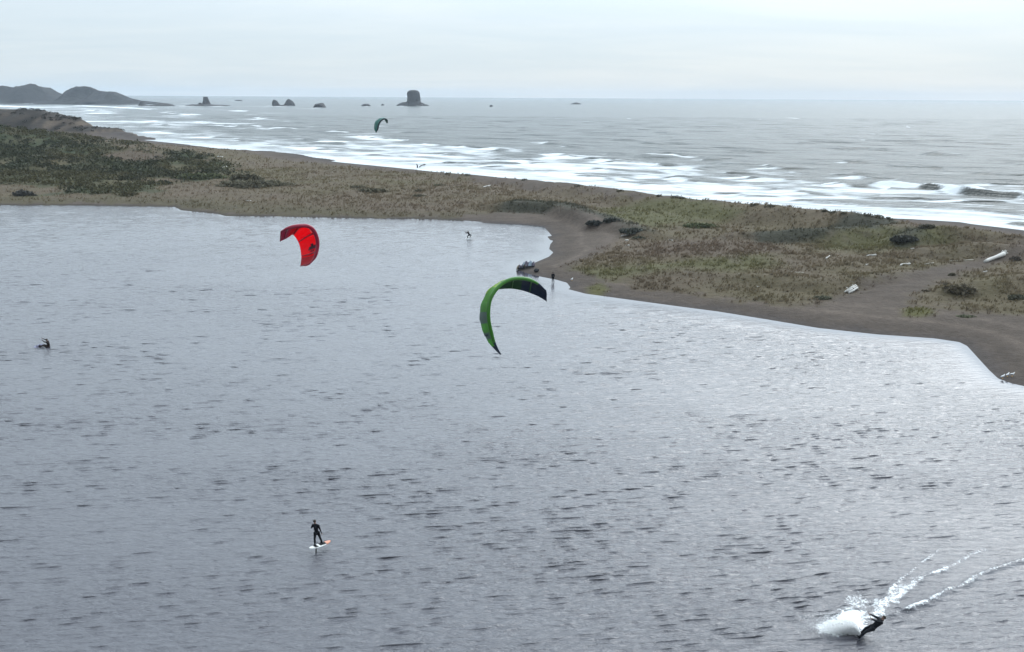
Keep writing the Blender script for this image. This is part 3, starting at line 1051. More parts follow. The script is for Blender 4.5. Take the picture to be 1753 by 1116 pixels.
# ------------------------------------------------------------------ sea rocks
def sea_rock(label, levels, py_base, seed, cat='rock', squash=0.8, group=None, name='sea_rock', tilt=0.0):
    """levels: (py, px_left, px_right) from the waterline up; a rough lump of that outline"""
    lv = np.array(levels, float)
    base = gp((lv[0, 1] + lv[0, 2]) / 2, py_base, 0.0)
    s = mpp(base)
    yb = base[1]
    pts = []
    n = max(10, len(lv) * 4)
    t = np.linspace(0, len(lv) - 1, n)
    pyv = np.interp(t, np.arange(len(lv)), lv[:, 0])
    L = np.interp(t, np.arange(len(lv)), lv[:, 1])
    R = np.interp(t, np.arange(len(lv)), lv[:, 2])
    zc_ = (pyv[0] - pyv) * s
    seg = 22
    V = []
    for i in range(n):
        c = ((L[i] + R[i]) / 2 - (lv[0, 1] + lv[0, 2]) / 2) * s
        r = max((R[i] - L[i]) / 2 * s, 0.05)
        for j in range(seg):
            th = 2 * math.pi * j / seg
            w = 1 + 0.11 * (fbm(np.array(math.cos(th) * 2.2 + seed), np.array(math.sin(th) * 2.2 + i * 0.35), seed, 3) - 0.5) * 2
            V.append((c + r * math.cos(th) * w, r * math.sin(th) * w * squash + tilt * zc_[i], zc_[i] - (2.0 if i == 0 else 0.0)))
    F = [(i * seg + j, i * seg + (j + 1) % seg, (i + 1) * seg + (j + 1) % seg, (i + 1) * seg + j) for i in range(n - 1) for j in range(seg)]
    top = len(V)
    V.append((np.mean([v[0] for v in V[-seg:]]), np.mean([v[1] for v in V[-seg:]]), zc_[-1] + 0.02 * s * 10))
    F += [((n - 1) * seg + j, (n - 1) * seg + (j + 1) % seg, top) for j in range(seg)]
    b = MB()
    b.add(V, F)
    ROCKS_FOAM.append((base[0], base[1], (lv[0, 2] - lv[0, 1]) / 2 * s))
    return b, tuple(base)


def rock(label, levels, py_base, seed, extra=(), **kw):
    b, base = sea_rock(label, levels, py_base, seed, **kw)
    o = b.build('sea_rock', M['rock'], None, True, base)
    tag(o, label, 'sea stack' if 'stack' in label or 'pillar' in label else 'rock')
    for nm, lev, sd2 in extra:
        e, eb = sea_rock('', lev, py_base, sd2)
        e.build(nm, M['rock'], o, True, tuple(np.array(eb) - np.array(base)))
    return o


rock('tall round topped sea stack standing highest above the sea', [(180, 692, 726), (176, 695, 722), (172, 697, 720), (165, 697.3, 719.5), (160, 697.5, 719), (156.8, 698.5, 718), (154.8, 701, 715.5), (154, 704, 712)], 181, 21,
     extra=(('ledge', [(180.5, 678, 702), (178.5, 680, 700), (176, 685, 699), (174.5, 690, 698)], 22), ('reef', [(180.5, 714, 735), (179, 716, 733), (177.5, 717, 727), (175, 717, 722)], 23)))
rock('leaning finger shaped rock pillar on a low reef off the headland', [(180, 344, 362), (176, 346.5, 360), (171, 348, 358.5), (167, 348.5, 357), (165.4, 349, 356.5), (165, 350, 355)], 181, 31,
     extra=(('reef', [(180.5, 318, 376), (179.2, 322, 374), (178.2, 328, 362)], 32), ('boulder', [(179, 338, 349), (176.5, 339, 347), (174, 341, 345)], 33), ('ledge', [(181, 364, 396), (180, 368, 392), (179.4, 372, 384)], 34)))
rock('steep left hand rock of the joined pair of dark sea rocks', [(181, 466, 481), (177, 466, 478), (173, 466.5, 475), (171, 468, 472.5), (170.6, 469, 471)], 181.5, 41, extra=(('neck', [(181, 476, 492), (179.8, 478, 490), (179.2, 480, 488)], 42),))
rock('pointed larger right hand rock of the joined pair of sea rocks', [(180.5, 485, 505), (177.5, 487, 505), (174.5, 489, 503), (171.5, 491, 499.5), (169.5, 493, 496)], 181, 43)


def arch_rock():
    """low dark rock with a small hole through its foot"""
    base = gp(547, 184, 0.0)
    s = mpp(base)
    prof = [(536.5, 184), (539, 180), (542, 177.8), (546, 177.2), (551, 176.2), (553, 177), (556, 181), (558.5, 184)]
    hole = [(547.4, 184), (546.0, 184), (545.6, 182.7), (545.0, 182.0), (544.3, 182.7), (544, 184)]
    P = [((a - 547) * s, (184 - b) * s) for a, b in prof + hole]
    n = len(P)
    V = []
    for q, sc_ in ((-1.0, 0.82), (-0.5, 1.0), (0.5, 1.0), (1.0, 0.82)):
        for i, (a, b) in enumerate(P):
            kk = sc_ if i < len(prof) else 1.0
            V.append((a * kk, q * 14 + 2 * math.sin(i * 1.7), b * kk - (0.6 if b < 0.01 else 0)))
    F = [(r * n + i, r * n + (i + 1) % n, (r + 1) * n + (i + 1) % n, (r + 1) * n + i) for r in range(3) for i in range(n)]
    F += [tuple(range(n - 1, -1, -1)), tuple(range(3 * n, 4 * n))]
    b = MB()
    b.add(V, F)
    o = b.build('sea_rock', M['rock'], None, False, tuple(base))
    ROCKS_FOAM.append((base[0], base[1], 11 * s))
    tag(o, 'low dark sea rock with a small light arch through its foot', 'rock')


arch_rock()
rock('smooth low dome of rock just left of the tall sea stack', [(181, 618, 635), (179.5, 619, 634), (178, 621.5, 632), (177.2, 625, 629)], 181.5, 51)
rock('small jagged rock between the low dome and the tall stack', [(180, 652, 658.5), (178.6, 653, 657.5), (177.6, 654, 656)], 180.4, 52)
rock('small lone black rock right of the tall sea stack', [(182.3, 837.8, 844), (180.6, 838.4, 843.6), (179.3, 840, 842)], 182.5, 53)
rock('flat far rock islet farthest right on the sea', [(178.3, 976, 996), (177, 979, 994), (175.8, 983, 990), (175.2, 985, 987)], 178.5, 54)
rock('flat low far islet above the gap beside the finger pillar', [(172.4, 401, 415), (171.3, 403, 414), (170.7, 405, 412)], 172.5, 55)
rock('long low reef of rocks at the foot of the headland', [(180.8, 254, 300), (179.4, 258, 298), (177.8, 266, 292), (176.6, 272, 282)], 181.2, 56)
rock('small notched knob of rock at the tip of the headland', [(180.4, 236, 256), (178.6, 238, 250), (176, 240, 246), (173.4, 241, 244)], 180.8, 57)

# sea: foam round the rocks, then the sheet
A = SEA_ARR
for rx, ry, hw in ROCKS_FOAM:
    dd = np.hypot((A['X'] - rx) / (hw * 1.5 + 8), (A['Y'] - (ry - 40)) / 70.0)
    A['fo'] = np.maximum(A['fo'], 0.72 * np.exp(-dd ** 4) * sstep(0.35, 0.6, fbm(A['X'] / 14, A['Y'] / 60, 71, 2)))
for xa, ya, xb, yb, wd, am in ((-100, 181.5, 120, 181.5, 60, 0.85), (120, 181.8, 440, 182, 40, 0.55), (0, 186, 130, 187, 60, 0.6), (100, 207, 260, 209, 26, 0.75), (300, 209, 420, 212, 20, 0.7), (560, 229, 640, 229, 10, 0.6)):
    d, _, _ = seg_dist(A['X'], A['Y'], np.array([gp(xa, ya)[:2], gp(xb, yb)[:2]]))
    A['fo'] = np.maximum(A['fo'], am * np.exp(-(d / wd) ** 2))
V = np.stack([A['X'], A['Y'], A['Z']], -1).reshape(-1, 3)
keep = np.maximum.reduce([A['sd'][:-1, :-1], A['sd'][1:, :-1], A['sd'][:-1, 1:], A['sd'][1:, 1:]]) > -4.0
F = grid_faces(*A['X'].shape, keep=keep)
V, F, fa = compact(V, F, A['fo'].ravel())
tag(link('sea', mesh_np('sea', V, F, M['sea'], True, None, {'foam': fa})), kind='structure')

# ------------------------------------------------------------------ haze
hz = MB()
X0, X1, Y0, Y1, Z0, Z1 = -17000, 17500, -200, 9700, -8, 75
hz.add([(X0, Y0, Z0), (X1, Y0, Z0), (X1, Y1, Z0), (X0, Y1, Z0), (X0, Y0, Z1), (X1, Y0, Z1), (X1, Y1, Z1), (X0, Y1, Z1)],
       [(3, 2, 1, 0), (4, 5, 6, 7), (0, 1, 5, 4), (1, 2, 6, 5), (2, 3, 7, 6), (3, 0, 4, 7)])
m, nt, out = new_mat('sea_haze')
vp = nt.nodes.new('ShaderNodeVolumePrincipled')
vp.inputs['Color'].default_value = (0.76, 0.87, 1.0, 1)
vp.inputs['Density'].default_value = 0.000062
nt.links.new(vp.outputs[0], out.inputs['Volume'])
tag(hz.build('haze', m, None, False), kind='stuff')


# ------------------------------------------------------------------ dune grass and scrub
def ground_at(x, y):
    h, sl, ss = terrain_z(np.asarray(x, float), np.asarray(y, float))
    return h, sl, ss


def blades(cx, cy, cz, size, tint, nb, rng, lean=(0.45, -0.1), wid=0.12):
    """tufts of bent blades: one bent strip of two faces each"""
    n = len(cx)
    N = n * nb
    bx = np.repeat(cx, nb)
    by = np.repeat(cy, nb)
    bz = np.repeat(cz, nb)
    sz = np.repeat(size, nb) * rng.uniform(0.6, 1.25, N)
    th = rng.uniform(0, 2 * math.pi, N)
    ro = rng.uniform(0, 0.5, N) * np.repeat(size, nb)
    px, py = bx + ro * np.cos(th), by + ro * np.sin(th)
    dx = np.cos(th) * 0.45 + lean[0] + rng.normal(0, 0.2, N)
    dy = np.sin(th) * 0.45 + lean[1] + rng.normal(0, 0.2, N)
    w = sz * wid * rng.uniform(0.6, 1.4, N)
    ph = rng.uniform(0, math.pi, N)
    wx, wy = np.cos(ph) * w, np.sin(ph) * w
    V = np.empty((N, 5, 3))
    V[:, 0] = np.stack([px - wx, py - wy, bz - 0.05], -1)
    V[:, 1] = np.stack([px + wx, py + wy, bz - 0.05], -1)
    V[:, 2] = np.stack([px + wx * 0.8 + dx * sz * 0.3, py + wy * 0.8 + dy * sz * 0.3, bz + sz * 0.6], -1)
    V[:, 3] = np.stack([px - wx * 0.8 + dx * sz * 0.3, py - wy * 0.8 + dy * sz * 0.3, bz + sz * 0.6], -1)
    V[:, 4] = np.stack([px + dx * sz * 0.85, py + dy * sz * 0.85, bz + sz * 0.92], -1)
    b = (np.arange(N) * 5)[:, None]
    F = np.concatenate([b + np.array([0, 1, 2]), b + np.array([0, 2, 3]), b + np.array([3, 2, 4])])
    T = np.repeat(tint, nb, axis=0) * rng.uniform(0.82, 1.2, (N, 1))
    T = np.repeat(T, 5, axis=0)
    return V.reshape(-1, 3), F, T


def scatter(n, y0, y1, u0, u1, rng):
    """even over the land: more trials where the strip is wider"""
    yy = np.sqrt(rng.uniform(y0 ** 2, y1 ** 2, n))
    uu = rng.uniform(u0, u1, n)
    return uu * (yy + 30), yy


GV, GF, GT = [], [], []
off = 0
for (n, y0, y1, u0, u1, s0, nbl) in ((60000, 75, 190, -0.1, 0.75, 0.40, 6), (50000, 140, 300, -0.25, 0.75, 0.5, 5), (40000, 200, 360, -0.8, 0.2, 0.55, 4), (28000, 290, 520, -0.8, 0.1, 0.75, 3)):
    x, yv = scatter(n, y0, y1, u0, u1, RNG)
    h, sl, ss = ground_at(x, yv)
    col, g, scr = cover(x, yv, h, sl, ss)
    clump = fbm(x / 2.2, yv / 2.2, 801, 2)
    uq = x / (yv + 30)
    ed = sstep(u0, u0 + 0.16, uq) * (1 - sstep(u1 - 0.16, u1, uq)) * sstep(y0, y0 + 25, yv) * (1 - sstep(y1 - 30, y1, yv))
    ok = (RNG.uniform(0, 1, n) < ed * g * np.clip(0.35 + 1.7 * (clump - 0.32), 0.1, 1)) & (h > 0.25)
    x, yv, h, col, clump = x[ok], yv[ok], h[ok], col[ok], clump[ok]
    size = s0 * RNG.uniform(0.55, 1.2, len(x)) * (0.5 + 0.8 * clump)
    Vb, Fb, Tb = blades(x, yv, h, size, col * RNG.uniform(1.45, 1.85, (len(x), 1)), nbl, RNG)
    GV.append(Vb)
    GF.append(Fb + off)
    GT.append(Tb)
    off += len(Vb)
tag(link('dune_grass', mesh_np('dune_grass', np.concatenate(GV), np.concatenate(GF), M['veg'], True, np.concatenate(GT))),
    'wind bent dune grass covering the spit between lake and sea', 'grass', kind='stuff')


def leaf_mound(cx, cy, cz, rx, ry, rz, n, size, tint, rng, rot=0.0, lump=0.35):
    """n leaf sprays filling an uneven mound; two triangles each"""
    th = rng.uniform(0, 2 * math.pi, n)
    el = np.arcsin(rng.uniform(0.0, 1.0, n))
    r = rng.uniform(0.45, 1.0, n) ** 0.6
    lp = 1 + lump * (fbm(np.cos(th) * 1.7 + cx, np.sin(th) * 1.7 + el * 1.2 + cy, 901, 3) - 0.5) * 2
    a = r * np.cos(el) * np.cos(th) * rx * lp
    b = r * np.cos(el) * np.sin(th) * ry * lp
    z = r * np.sin(el) * rz * lp
    X = cx + a * math.cos(rot) - b * math.sin(rot)
    Y = cy + a * math.sin(rot) + b * math.cos(rot)
    C = np.stack([X, Y, cz + z], -1)
    d1 = rng.normal(0, 1, (n, 3))
    d1 /= np.linalg.norm(d1, axis=1, keepdims=True)
    d2 = rng.normal(0, 1, (n, 3))
    d2 -= d1 * np.sum(d1 * d2, 1, keepdims=True)
    d2 /= np.linalg.norm(d2, axis=1, keepdims=True)
    s = (size * rng.uniform(0.5, 1.3, n))[:, None]
    V = np.stack([C - d1 * s, C + d2 * s * 0.6, C + d1 * s, C - d2 * s * 0.6], 1).reshape(-1, 3)
    F = (np.arange(n) * 4)[:, None] + np.array([0, 1, 2, 3])
    T = np.repeat(np.asarray(tint) * rng.uniform(0.65, 1.4, (n, 1)), 4, axis=0)
    return V, F, T


# scrub on the left hillside (one mass)
x, yv = scatter(12000, 255, 640, -0.75, -0.2, RNG)
h, sl, ss = ground_at(x, yv)
col, g, scr = cover(x, yv, h, sl, ss)
ok = (RNG.uniform(0, 1, len(x)) < scr * 0.9) & (h > 0.8)
x, yv, h, col = x[ok], yv[ok], h[ok], col[ok]
bx, by = scatter(2600, 540, 690, -0.75, -0.34, RNG)
bh, bsl, bss = ground_at(bx, by)
okb = (bh > 4.0) & (RNG.uniform(0, 1, len(bx)) < np.clip(3.0 * (fbm(bx / 16, by / 16, 181, 3) - 0.36), 0, 1))
nsc = len(x)
x, yv, h, col = np.r_[x, bx[okb]], np.r_[yv, by[okb]], np.r_[h, bh[okb]], np.r_[col, np.tile((0.040, 0.036, 0.028), (int(okb.sum()), 1))]
SV, SF, ST = [], [], []
off = 0
for i in range(len(x)):
    kk = 0.7 + 1.3 * float(fbm(x[i] / 15, yv[i] / 15, 811, 2))
    pq = float(fbm(x[i] / 28, yv[i] / 28, 821, 3))
    gr = np.array((0.047, 0.050, 0.031)) if pq > 0.49 else np.array((0.080, 0.073, 0.040))
    if i >= nsc:
        gr, kk = np.array((0.040, 0.038, 0.030)), kk * 0.62
    v, f, t = leaf_mound(x[i], yv[i], h[i] - 0.2, 2.3 * kk, 2.0 * kk, 1.15 * kk, 25, 0.50, gr * 0.75 + col[i] * 0.25, RNG)
    SV.append(v)
    SF.append(f + off)
    ST.append(t)
    off += len(v)
tag(link('scrub', mesh_np('scrub', np.concatenate(SV), np.concatenate(SF), M['leaf'], False, np.concatenate(ST))),
    'dark green coastal scrub covering the hillside at the left', 'scrub', kind='stuff')


_TT = np.concatenate([np.arange(70, 300, 0.35), np.arange(300, 900, 1.2)])


def settle(px, py, z0=0.0):
    """where the line of sight first meets the land"""
    d = bearing(px, py)
    t = _TT / d[1]
    x, yy, z = d[0] * t, d[1] * t, CAM_H + d[2] * t
    h = np.maximum(ground_at(x, yy)[0], 0.0)
    hit = np.where(z <= h)[0]
    i = int(hit[0]) if len(hit) else len(t) - 1
    return np.array([x[i], yy[i], h[i]])


# single shrubs
def shrub(label, px, py, wpx, hpx, tint=(0.060, 0.055, 0.038), depthf=0.6, n=420, group='dark shrubs on the spit'):
    p = settle(px, py)
    z = p[2]
    s = mpp(p)
    rx, rz = wpx * s / 2 * 1.12, hpx * s * 0.68
    v, f, t = leaf_mound(0, 0, -0.1, rx, max(rx * depthf, 0.4), rz, n, max(0.16, min(0.5, rx * 0.13)), tint, RNG, 0.0, 0.45)
    t = t * 2.1
    o = link('shrub', mesh_np('shrub', v, f, M['leaf'], False, t), None, (p[0], p[1], z))
    tag(o, label, 'shrub', group)
    st = MB()
    st.tube([(0, 0, -0.2), (rx * 0.1, 0, rz * 0.3), (rx * 0.25, 0, rz * 0.6)], [0.09, 0.07, 0.03], 5)
    st.tube([(0, 0, -0.1), (-rx * 0.2, rx * 0.1, rz * 0.5)], [0.07, 0.03], 5)
    st.build('stem', M['drift_dark'], o)
    return o


shrub('big dark peaked bush spreading low to its right on the spit', 437, 318, 118, 14, n=1500, depthf=0.5)
shrub('dark rounded summit bush rising out of the big peaked bush', 421, 312, 54, 22, n=900, depthf=0.5)
shrub('long olive bush beside the big peaked bush, toward the hillside', 342, 306, 82, 13, (0.050, 0.054, 0.030), n=900, depthf=0.5)
shrub('small dark bush alone near the lake shore below the hillside', 40, 335, 36, 13, (0.036, 0.034, 0.030), n=400)
shrub('wide flat dark bush in the middle of the brown spit', 636, 329, 52, 9, n=600)
shrub('thin dark bush just above the wide flat one', 612, 321, 26, 5, n=250)
shrub('upper of two small dark bushes stacked on the spit', 719, 327, 18, 5, n=220)
shrub('lower of two small dark bushes stacked on the spit', 718, 336, 22, 5, n=220)
shrub('thin olive bush near the log at mid spit', 752, 318, 22, 4.5, (0.05, 0.052, 0.034), n=200)
shrub('dark olive bush low on the green part of the dune', 1198, 389, 52, 9, (0.05, 0.055, 0.03), n=600)
shrub('small round dark bush in the bare sand near the big log', 1629, 472, 12, 7, n=250)
shrub('dark brown bush on the sand left of the tall tuft', 1586, 499, 16, 5, (0.06, 0.05, 0.036), n=200)
shrub('brown bushy hummock standing in the sand at the right', 1641, 497, 48, 15, (0.075, 0.064, 0.045), n=800)
shrub('narrow upright tuft at the left end of the brown hummock', 1619, 491, 9, 10, (0.05, 0.044, 0.032), n=200)
shrub('dark bush at the right edge above the sand', 1742, 512, 30, 12, (0.05, 0.048, 0.034), n=500)
shrub('low green bush below the brown hummock on the sand', 1653, 543, 28, 6, (0.06, 0.062, 0.04), n=300)
shrub('black bush at the foot of the dune bank beside the bare sand', 1017, 384, 26, 11, (0.03, 0.032, 0.03), n=500)
shrub('dark bush between the bare sand and the green dune', 1046, 379, 26, 10, (0.034, 0.036, 0.032), n=500)
shrub('long dark bush ending the bank above the two white sticks', 1083, 398, 40, 10, (0.036, 0.038, 0.032), n=600)
shrub('dark tuft behind the two white sticks by the bare sand', 1093, 409, 22, 8, (0.04, 0.042, 0.03), n=350)
shrub('grey green bush at the edge of the sand below the dune grass', 1408, 512, 28, 9, (0.06, 0.06, 0.042), n=400)
shrub('dark bush at the head of the sand track by the big log', 1738, 446, 18, 12, (0.05, 0.042, 0.034), n=350)
shrub('dark rounded bush on the seaward dune under the breakers', 1586, 390, 26, 10, (0.045, 0.042, 0.032), n=450)
shrub('dark bush in the hollow below the seaward dune', 1546, 413, 40, 13, (0.034, 0.034, 0.03), n=700)
ORD = 'first second third fourth fifth sixth seventh eighth ninth tenth eleventh twelfth thirteenth fourteenth fifteenth sixteenth'.split()
for i, (px, py, w, hh) in enumerate(sorted([(990, 318, 14, 5), (1062, 326, 12, 5), (1128, 335, 10, 5), (1156, 337, 16, 6), (1168, 339, 10, 5), (1290, 351, 12, 5), (1318, 353, 18, 6), (1412, 361, 12, 5),
                                     (1426, 363, 14, 6), (1444, 365, 12, 5), (1486, 369, 16, 7), (1500, 371, 22, 8), (1520, 374, 14, 6), (898, 307, 10, 4), (766, 297, 9, 4), (800, 299, 10, 4)])):
    shrub('dark grass clump on the dune crest, %s from the left along the surf' % ORD[i], px, py + 1.5, w, hh + 1, (0.05, 0.046, 0.032), n=160, group='grass clumps along the dune crest')


# ------------------------------------------------------------------ driftwood
def log(label, a, b, thick_px, mat, roots=0, bend=0.04, branch=0, group=None, lift=0.6):
    A_, B_ = settle(*a), settle(*b)
    s = mpp((A_ + B_) / 2)
    r = thick_px * s / 2
    base = (A_ + B_) / 2
    P0, P1 = A_ - base, B_ - base
    P0[2] += r * lift
    P1[2] += r * lift
    L = np.linalg.norm(P1 - P0)
    t = np.linspace(0, 1, 9)[:, None]
    path = P0 * (1 - t) + P1 * t
    path[:, 2] += bend * L * np.sin(math.pi * t[:, 0]) * 0.4
    path[:, 1] += bend * L * np.sin(2 * math.pi * t[:, 0])
    rad = r * (0.75 + 0.35 * t[:, 0] + 0.08 * np.sin(9 * t[:, 0]))
    root = empty('driftwood', tuple(base)) if (roots or branch) else None
    bdy = MB()
    bdy.tube(path, rad, 9)
    if root is None:
        o = bdy.build('driftwood', mat, None, True, tuple(base))
        tag(o, label, 'driftwood', group)
        return o
    bdy.build('trunk', mat, root)
    tag(root, label, 'driftwood', group)
    ax = (P1 - P0) / L
    for i in range(roots):
        an = 2 * math.pi * i / roots + 0.4
        side = np.array([-ax[1] * math.cos(an), ax[0] * math.cos(an), abs(math.sin(an)) + 0.1])
        q = MB()
        q.tube([P1 - ax * r * 0.5, P1 + ax * r * 0.5 + side * r * 0.9, P1 + ax * r * 0.9 + side * r * 1.8], [r * 0.5, r * 0.35, r * 0.15], 6)
        q.build('root', mat, root)
    for i in range(branch):
        t0 = 0.25 + 0.5 * i / max(1, branch)
        q = MB()
        c = P0 * (1 - t0) + P1 * t0
        side = np.array([-ax[1], ax[0], 0.5]) * (1 if i % 2 else -1)
        side[2] = 0.6
        q.tube([c, c + side * r * 1.6 + ax * r, c + side * r * 2.8 + ax * r * 2.5], [r * 0.4, r * 0.3, r * 0.12], 6)
        q.build('branch', mat, root)
    return root


W, G_, D_ = M['drift_white'], M['drift_grey'], M['drift_dark']
log('big white driftwood log with a root flare lying on the sand at right', (1686, 450), (1718, 438.5), 6.8, W, roots=5, bend=0.008)
log('thin white branch lying in the green grass up the slope', (1483, 439), (1499, 437), 2.6, W, branch=1)
log('short white bent log between the grass and the sand track', (1541, 455.5), (1557, 452.5), 3.0, W, bend=0.12)
log('short white log standing out of the grass, leaning upward', (1414, 444), (1420, 440), 3.2, W)
log('long pale straight pole lying left of the big white log', (1621, 448), (1666, 446), 1.8, G_, bend=0.0)
log('pale grey log lying between the bent log and the long pole', (1581, 453.5), (1598, 451.2), 1.9, G_)
log('white log alone on the brown spit under the surf', (827, 321), (840, 318.5), 2.2, W)
log('dark log leaning up at the water edge of the ocean beach', (718, 287.5), (727.5, 283.5), 2.2, D_, branch=1, lift=1.6)
log('white driftwood log by the scrub hillside nearest the ocean beach', (371, 269.2), (382, 269.8), 2.4, W)
log('white stick below the driftwood log by the scrub hillside', (378, 288), (388, 285.6), 1.8, W)
log('white stick lying against the long olive bush', (324, 294), (332, 292.4), 1.8, W)
log('long white stick lying beside the dark bushes at the bare sand', (1063, 405), (1076, 403), 1.7, W)
log('short white stick lower down beside the bare sand', (1070.5, 421), (1077, 420.2), 2.0, W)
log('tiny white stub of wood right above the short stick', (1070.5, 412.6), (1075, 411.6), 2.6, W)
log('small white wood chip in the dune grass at mid spit', (1145, 411), (1151, 412.2), 1.9, W)
log('tiny white wood stub in the grass left of the bent log', (1482, 454), (1486, 453.4), 2.0, W)
log('tiny white wood stub high in the dune grass', (1559, 427), (1565, 426.4), 2.0, W)
log('tiny white chip low in the brown grass above the lake', (1294.5, 491.8), (1299, 491.2), 2.0, W)
log('pale pole half buried across the sand below the brown hummock', (1617, 500.5), (1640, 499), 1.5, G_, bend=0.0)
log('tiny white chip on the sand under the big white log', (1683, 466.4), (1689, 465.2), 1.8, W)
log('white wood piece at the foot of the brown bank on the lake side', (420, 344.6), (430, 344.2), 1.6, W)
log('grey fallen stem on the dune slope at mid right', (1350, 466), (1376, 468.5), 2.0, G_, bend=0.0)


def split_heap():
    """white splintered stump with crossing pieces on the sand"""
    A_, B_ = settle(1450, 502.5), settle(1465, 495)
    base = (A_ + B_) / 2
    s = mpp(base)
    root = empty('driftwood', tuple(base))
    tag(root, 'splintered white driftwood pile of parallel pieces on the sand track', 'driftwood')
    ax = (B_ - A_) / np.linalg.norm(B_ - A_)
    L = np.linalg.norm(B_ - A_) * 1.05
    sd_ = np.array([-ax[1], ax[0], 0])
    for i, (o1, z, r, l0, l1) in enumerate(((-0.28, 0.16, 0.15, -0.5, 0.5), (0.0, 0.3, 0.16, -0.42, 0.55), (0.3, 0.2, 0.13, -0.5, 0.42), (0.1, 0.52, 0.08, -0.2, 0.5))):
        q = MB()
        q.tube([ax * L * l0 + sd_ * o1 + (0, 0, z), sd_ * o1 * 1.2 + np.array([0, 0, z + 0.06]), ax * L * l1 + sd_ * o1 * 0.8 + (0, 0, z + 0.12)], [r, r * 1.05, r * 0.7], 7)
        q.build('split_log', W, root)
    for i, t0 in enumerate((-0.3, 0.05, 0.33)):
        q = MB()
        q.tube([ax * L * t0 - sd_ * 0.55 + (0, 0, 0.12), ax * L * (t0 + 0.04) + (0, 0, 0.5), ax * L * (t0 + 0.08) + sd_ * 0.5 + (0, 0, 0.62)], [0.06, 0.07, 0.04], 6)
        q.build('splinter', D_ if i == 1 else W, root)


split_heap()
q = settle(714.5, 286.5)
b = MB()
b.tube([(0, 0, -0.3), (0.05, 0, 0.5), (-0.1, 0, 1.0), (-0.3, 0.1, 1.35)], [0.35, 0.28, 0.22, 0.14], 7)
tag(b.build('stump', D_, None, True, tuple(q)), 'dark upright stump at the ocean edge left of the leaning log', 'driftwood')


# ------------------------------------------------------------------ kites
def kite(label, LEp, TEp, panels, tube_mat, tip_mat, rad, bulge, struts, strut_mat, n=64, logo_or_shine=None, center=None, group='kites', tip_t=(0.0, 0.0)):
    """LEp, TEp: leading and trailing edge places (k,3). panels: (t_end, material) along the span"""
    LE = catmull(LEp, n)
    TE = catmull(TEp, n)
    c = (LE.mean(0) + TE.mean(0)) / 2 if center is None else np.asarray(center, float)
    root = empty('kite', tuple(c))
    tag(root, label, 'kite', group)
    LE, TE = LE - c, TE - c
    T = np.gradient(LE, axis=0)
    T /= np.linalg.norm(T, axis=1, keepdims=True)
    ch = TE - LE
    N = np.cross(T, ch)
    N /= np.maximum(np.linalg.norm(N, axis=1, keepdims=True), 1e-6)
    mid = (LE + TE) / 2
    hub = mid.mean(0) * 0 + (mid[0] + mid[-1]) / 2
    sgn = np.sign(np.sum(N * (mid - hub), 1))
    sgn = 1.0 if sgn[n // 2] >= 0 else -1.0
    N = N * sgn
    t = np.linspace(0, 1, n)
    taper = np.clip(np.minimum(t, 1 - t) / 0.18, 0.25, 1.0) ** 0.7
    e0, e1 = int(tip_t[0] * n), int((1 - tip_t[1]) * n)
    b = MB()
    b.tube(LE[e0:e1 + 1], (rad * taper)[e0:e1 + 1], 10)
    b.build('leading_edge', tube_mat, root)
    for a_, z_ in ((0, e0 + 1), (e1, n)):
        if z_ - a_ > 2:
            b = MB()
            b.tube(LE[a_:z_], (rad * taper)[a_:z_] * 1.004, 10)
            b.build('leading_edge_tip', tip_mat, root)
    m_ = 8
    CL = np.linalg.norm(ch, axis=1, keepdims=True)

    def surf(i0, i1, off=0.0, v0=0.0, v1=1.0, mm=m_):
        vs = np.linspace(v0, v1, mm)
        sag = np.sin(math.pi * vs) * bulge + (1 - vs) * 0.0
        # scalloping between the struts
        return np.array([[LE[i] + ch[i] * v + N[i] * (CL[i, 0] * sg * (1 + 0.12 * math.sin(i * 0.9)) + rad * taper[i] * (1 - v) * 0.85 + off) for v, sg in zip(vs, sag)] for i in range(i0, i1 + 1)])

    i0 = 0
    for te, mt in panels:
        i1 = min(n - 1, int(round(te * (n - 1))))
        if i1 <= i0:
            continue
        S = surf(i0, i1)
        S2 = S - N[i0:i1 + 1][:, None, :] * 0.012
        r, cc = S.shape[:2]
        F1 = grid_faces(r, cc)
        V = np.concatenate([S.reshape(-1, 3), S2.reshape(-1, 3)])
        F2 = grid_faces(r, cc)[:, ::-1] + r * cc
        me = mesh_np('canopy_panel', V, np.concatenate([F1, F2]), mt, True)
        link('canopy_panel', me, root)
        i0 = i1
    for ts in struts:
        i = int(round(ts * (n - 1)))
        vs = np.linspace(0.0, 0.96, 7)
        pth = [LE[i] + ch[i] * v + N[i] * (CL[i, 0] * math.sin(math.pi * v) * bulge - 0.02) for v in vs]
        b = MB()
        b.tube(pth, rad * 0.5 * taper[i] * np.linspace(1.1, 0.5, 7), 8)
        b.build('strut', strut_mat, root)
    for i, j in ((0, 2), (n - 1, n - 3)):
        b = MB()
        b.tube([LE[i], LE[i] * 0.5 + TE[i] * 0.5 + (0, 0, 0.001), TE[i]], [rad * 0.28] * 3, 6)
        b.build('wing_tip', tip_mat, root)
    if logo_or_shine:  # printed marks, and strips of light painted on the canopy
        for (u0, u1, v0, v1, mt) in logo_or_shine:
            a0, a1 = int(u0 * (n - 1)), int(u1 * (n - 1))
            for o_ in (0.02, -0.035):
                S = surf(a0, max(a1, a0 + 1), o_, v0, v1, 4)
                me = mesh_np('logo_or_shine', S.reshape(-1, 3), grid_faces(S.shape[0], 4), mt, True)
                link('logo_or_shine', me, root)
    return root


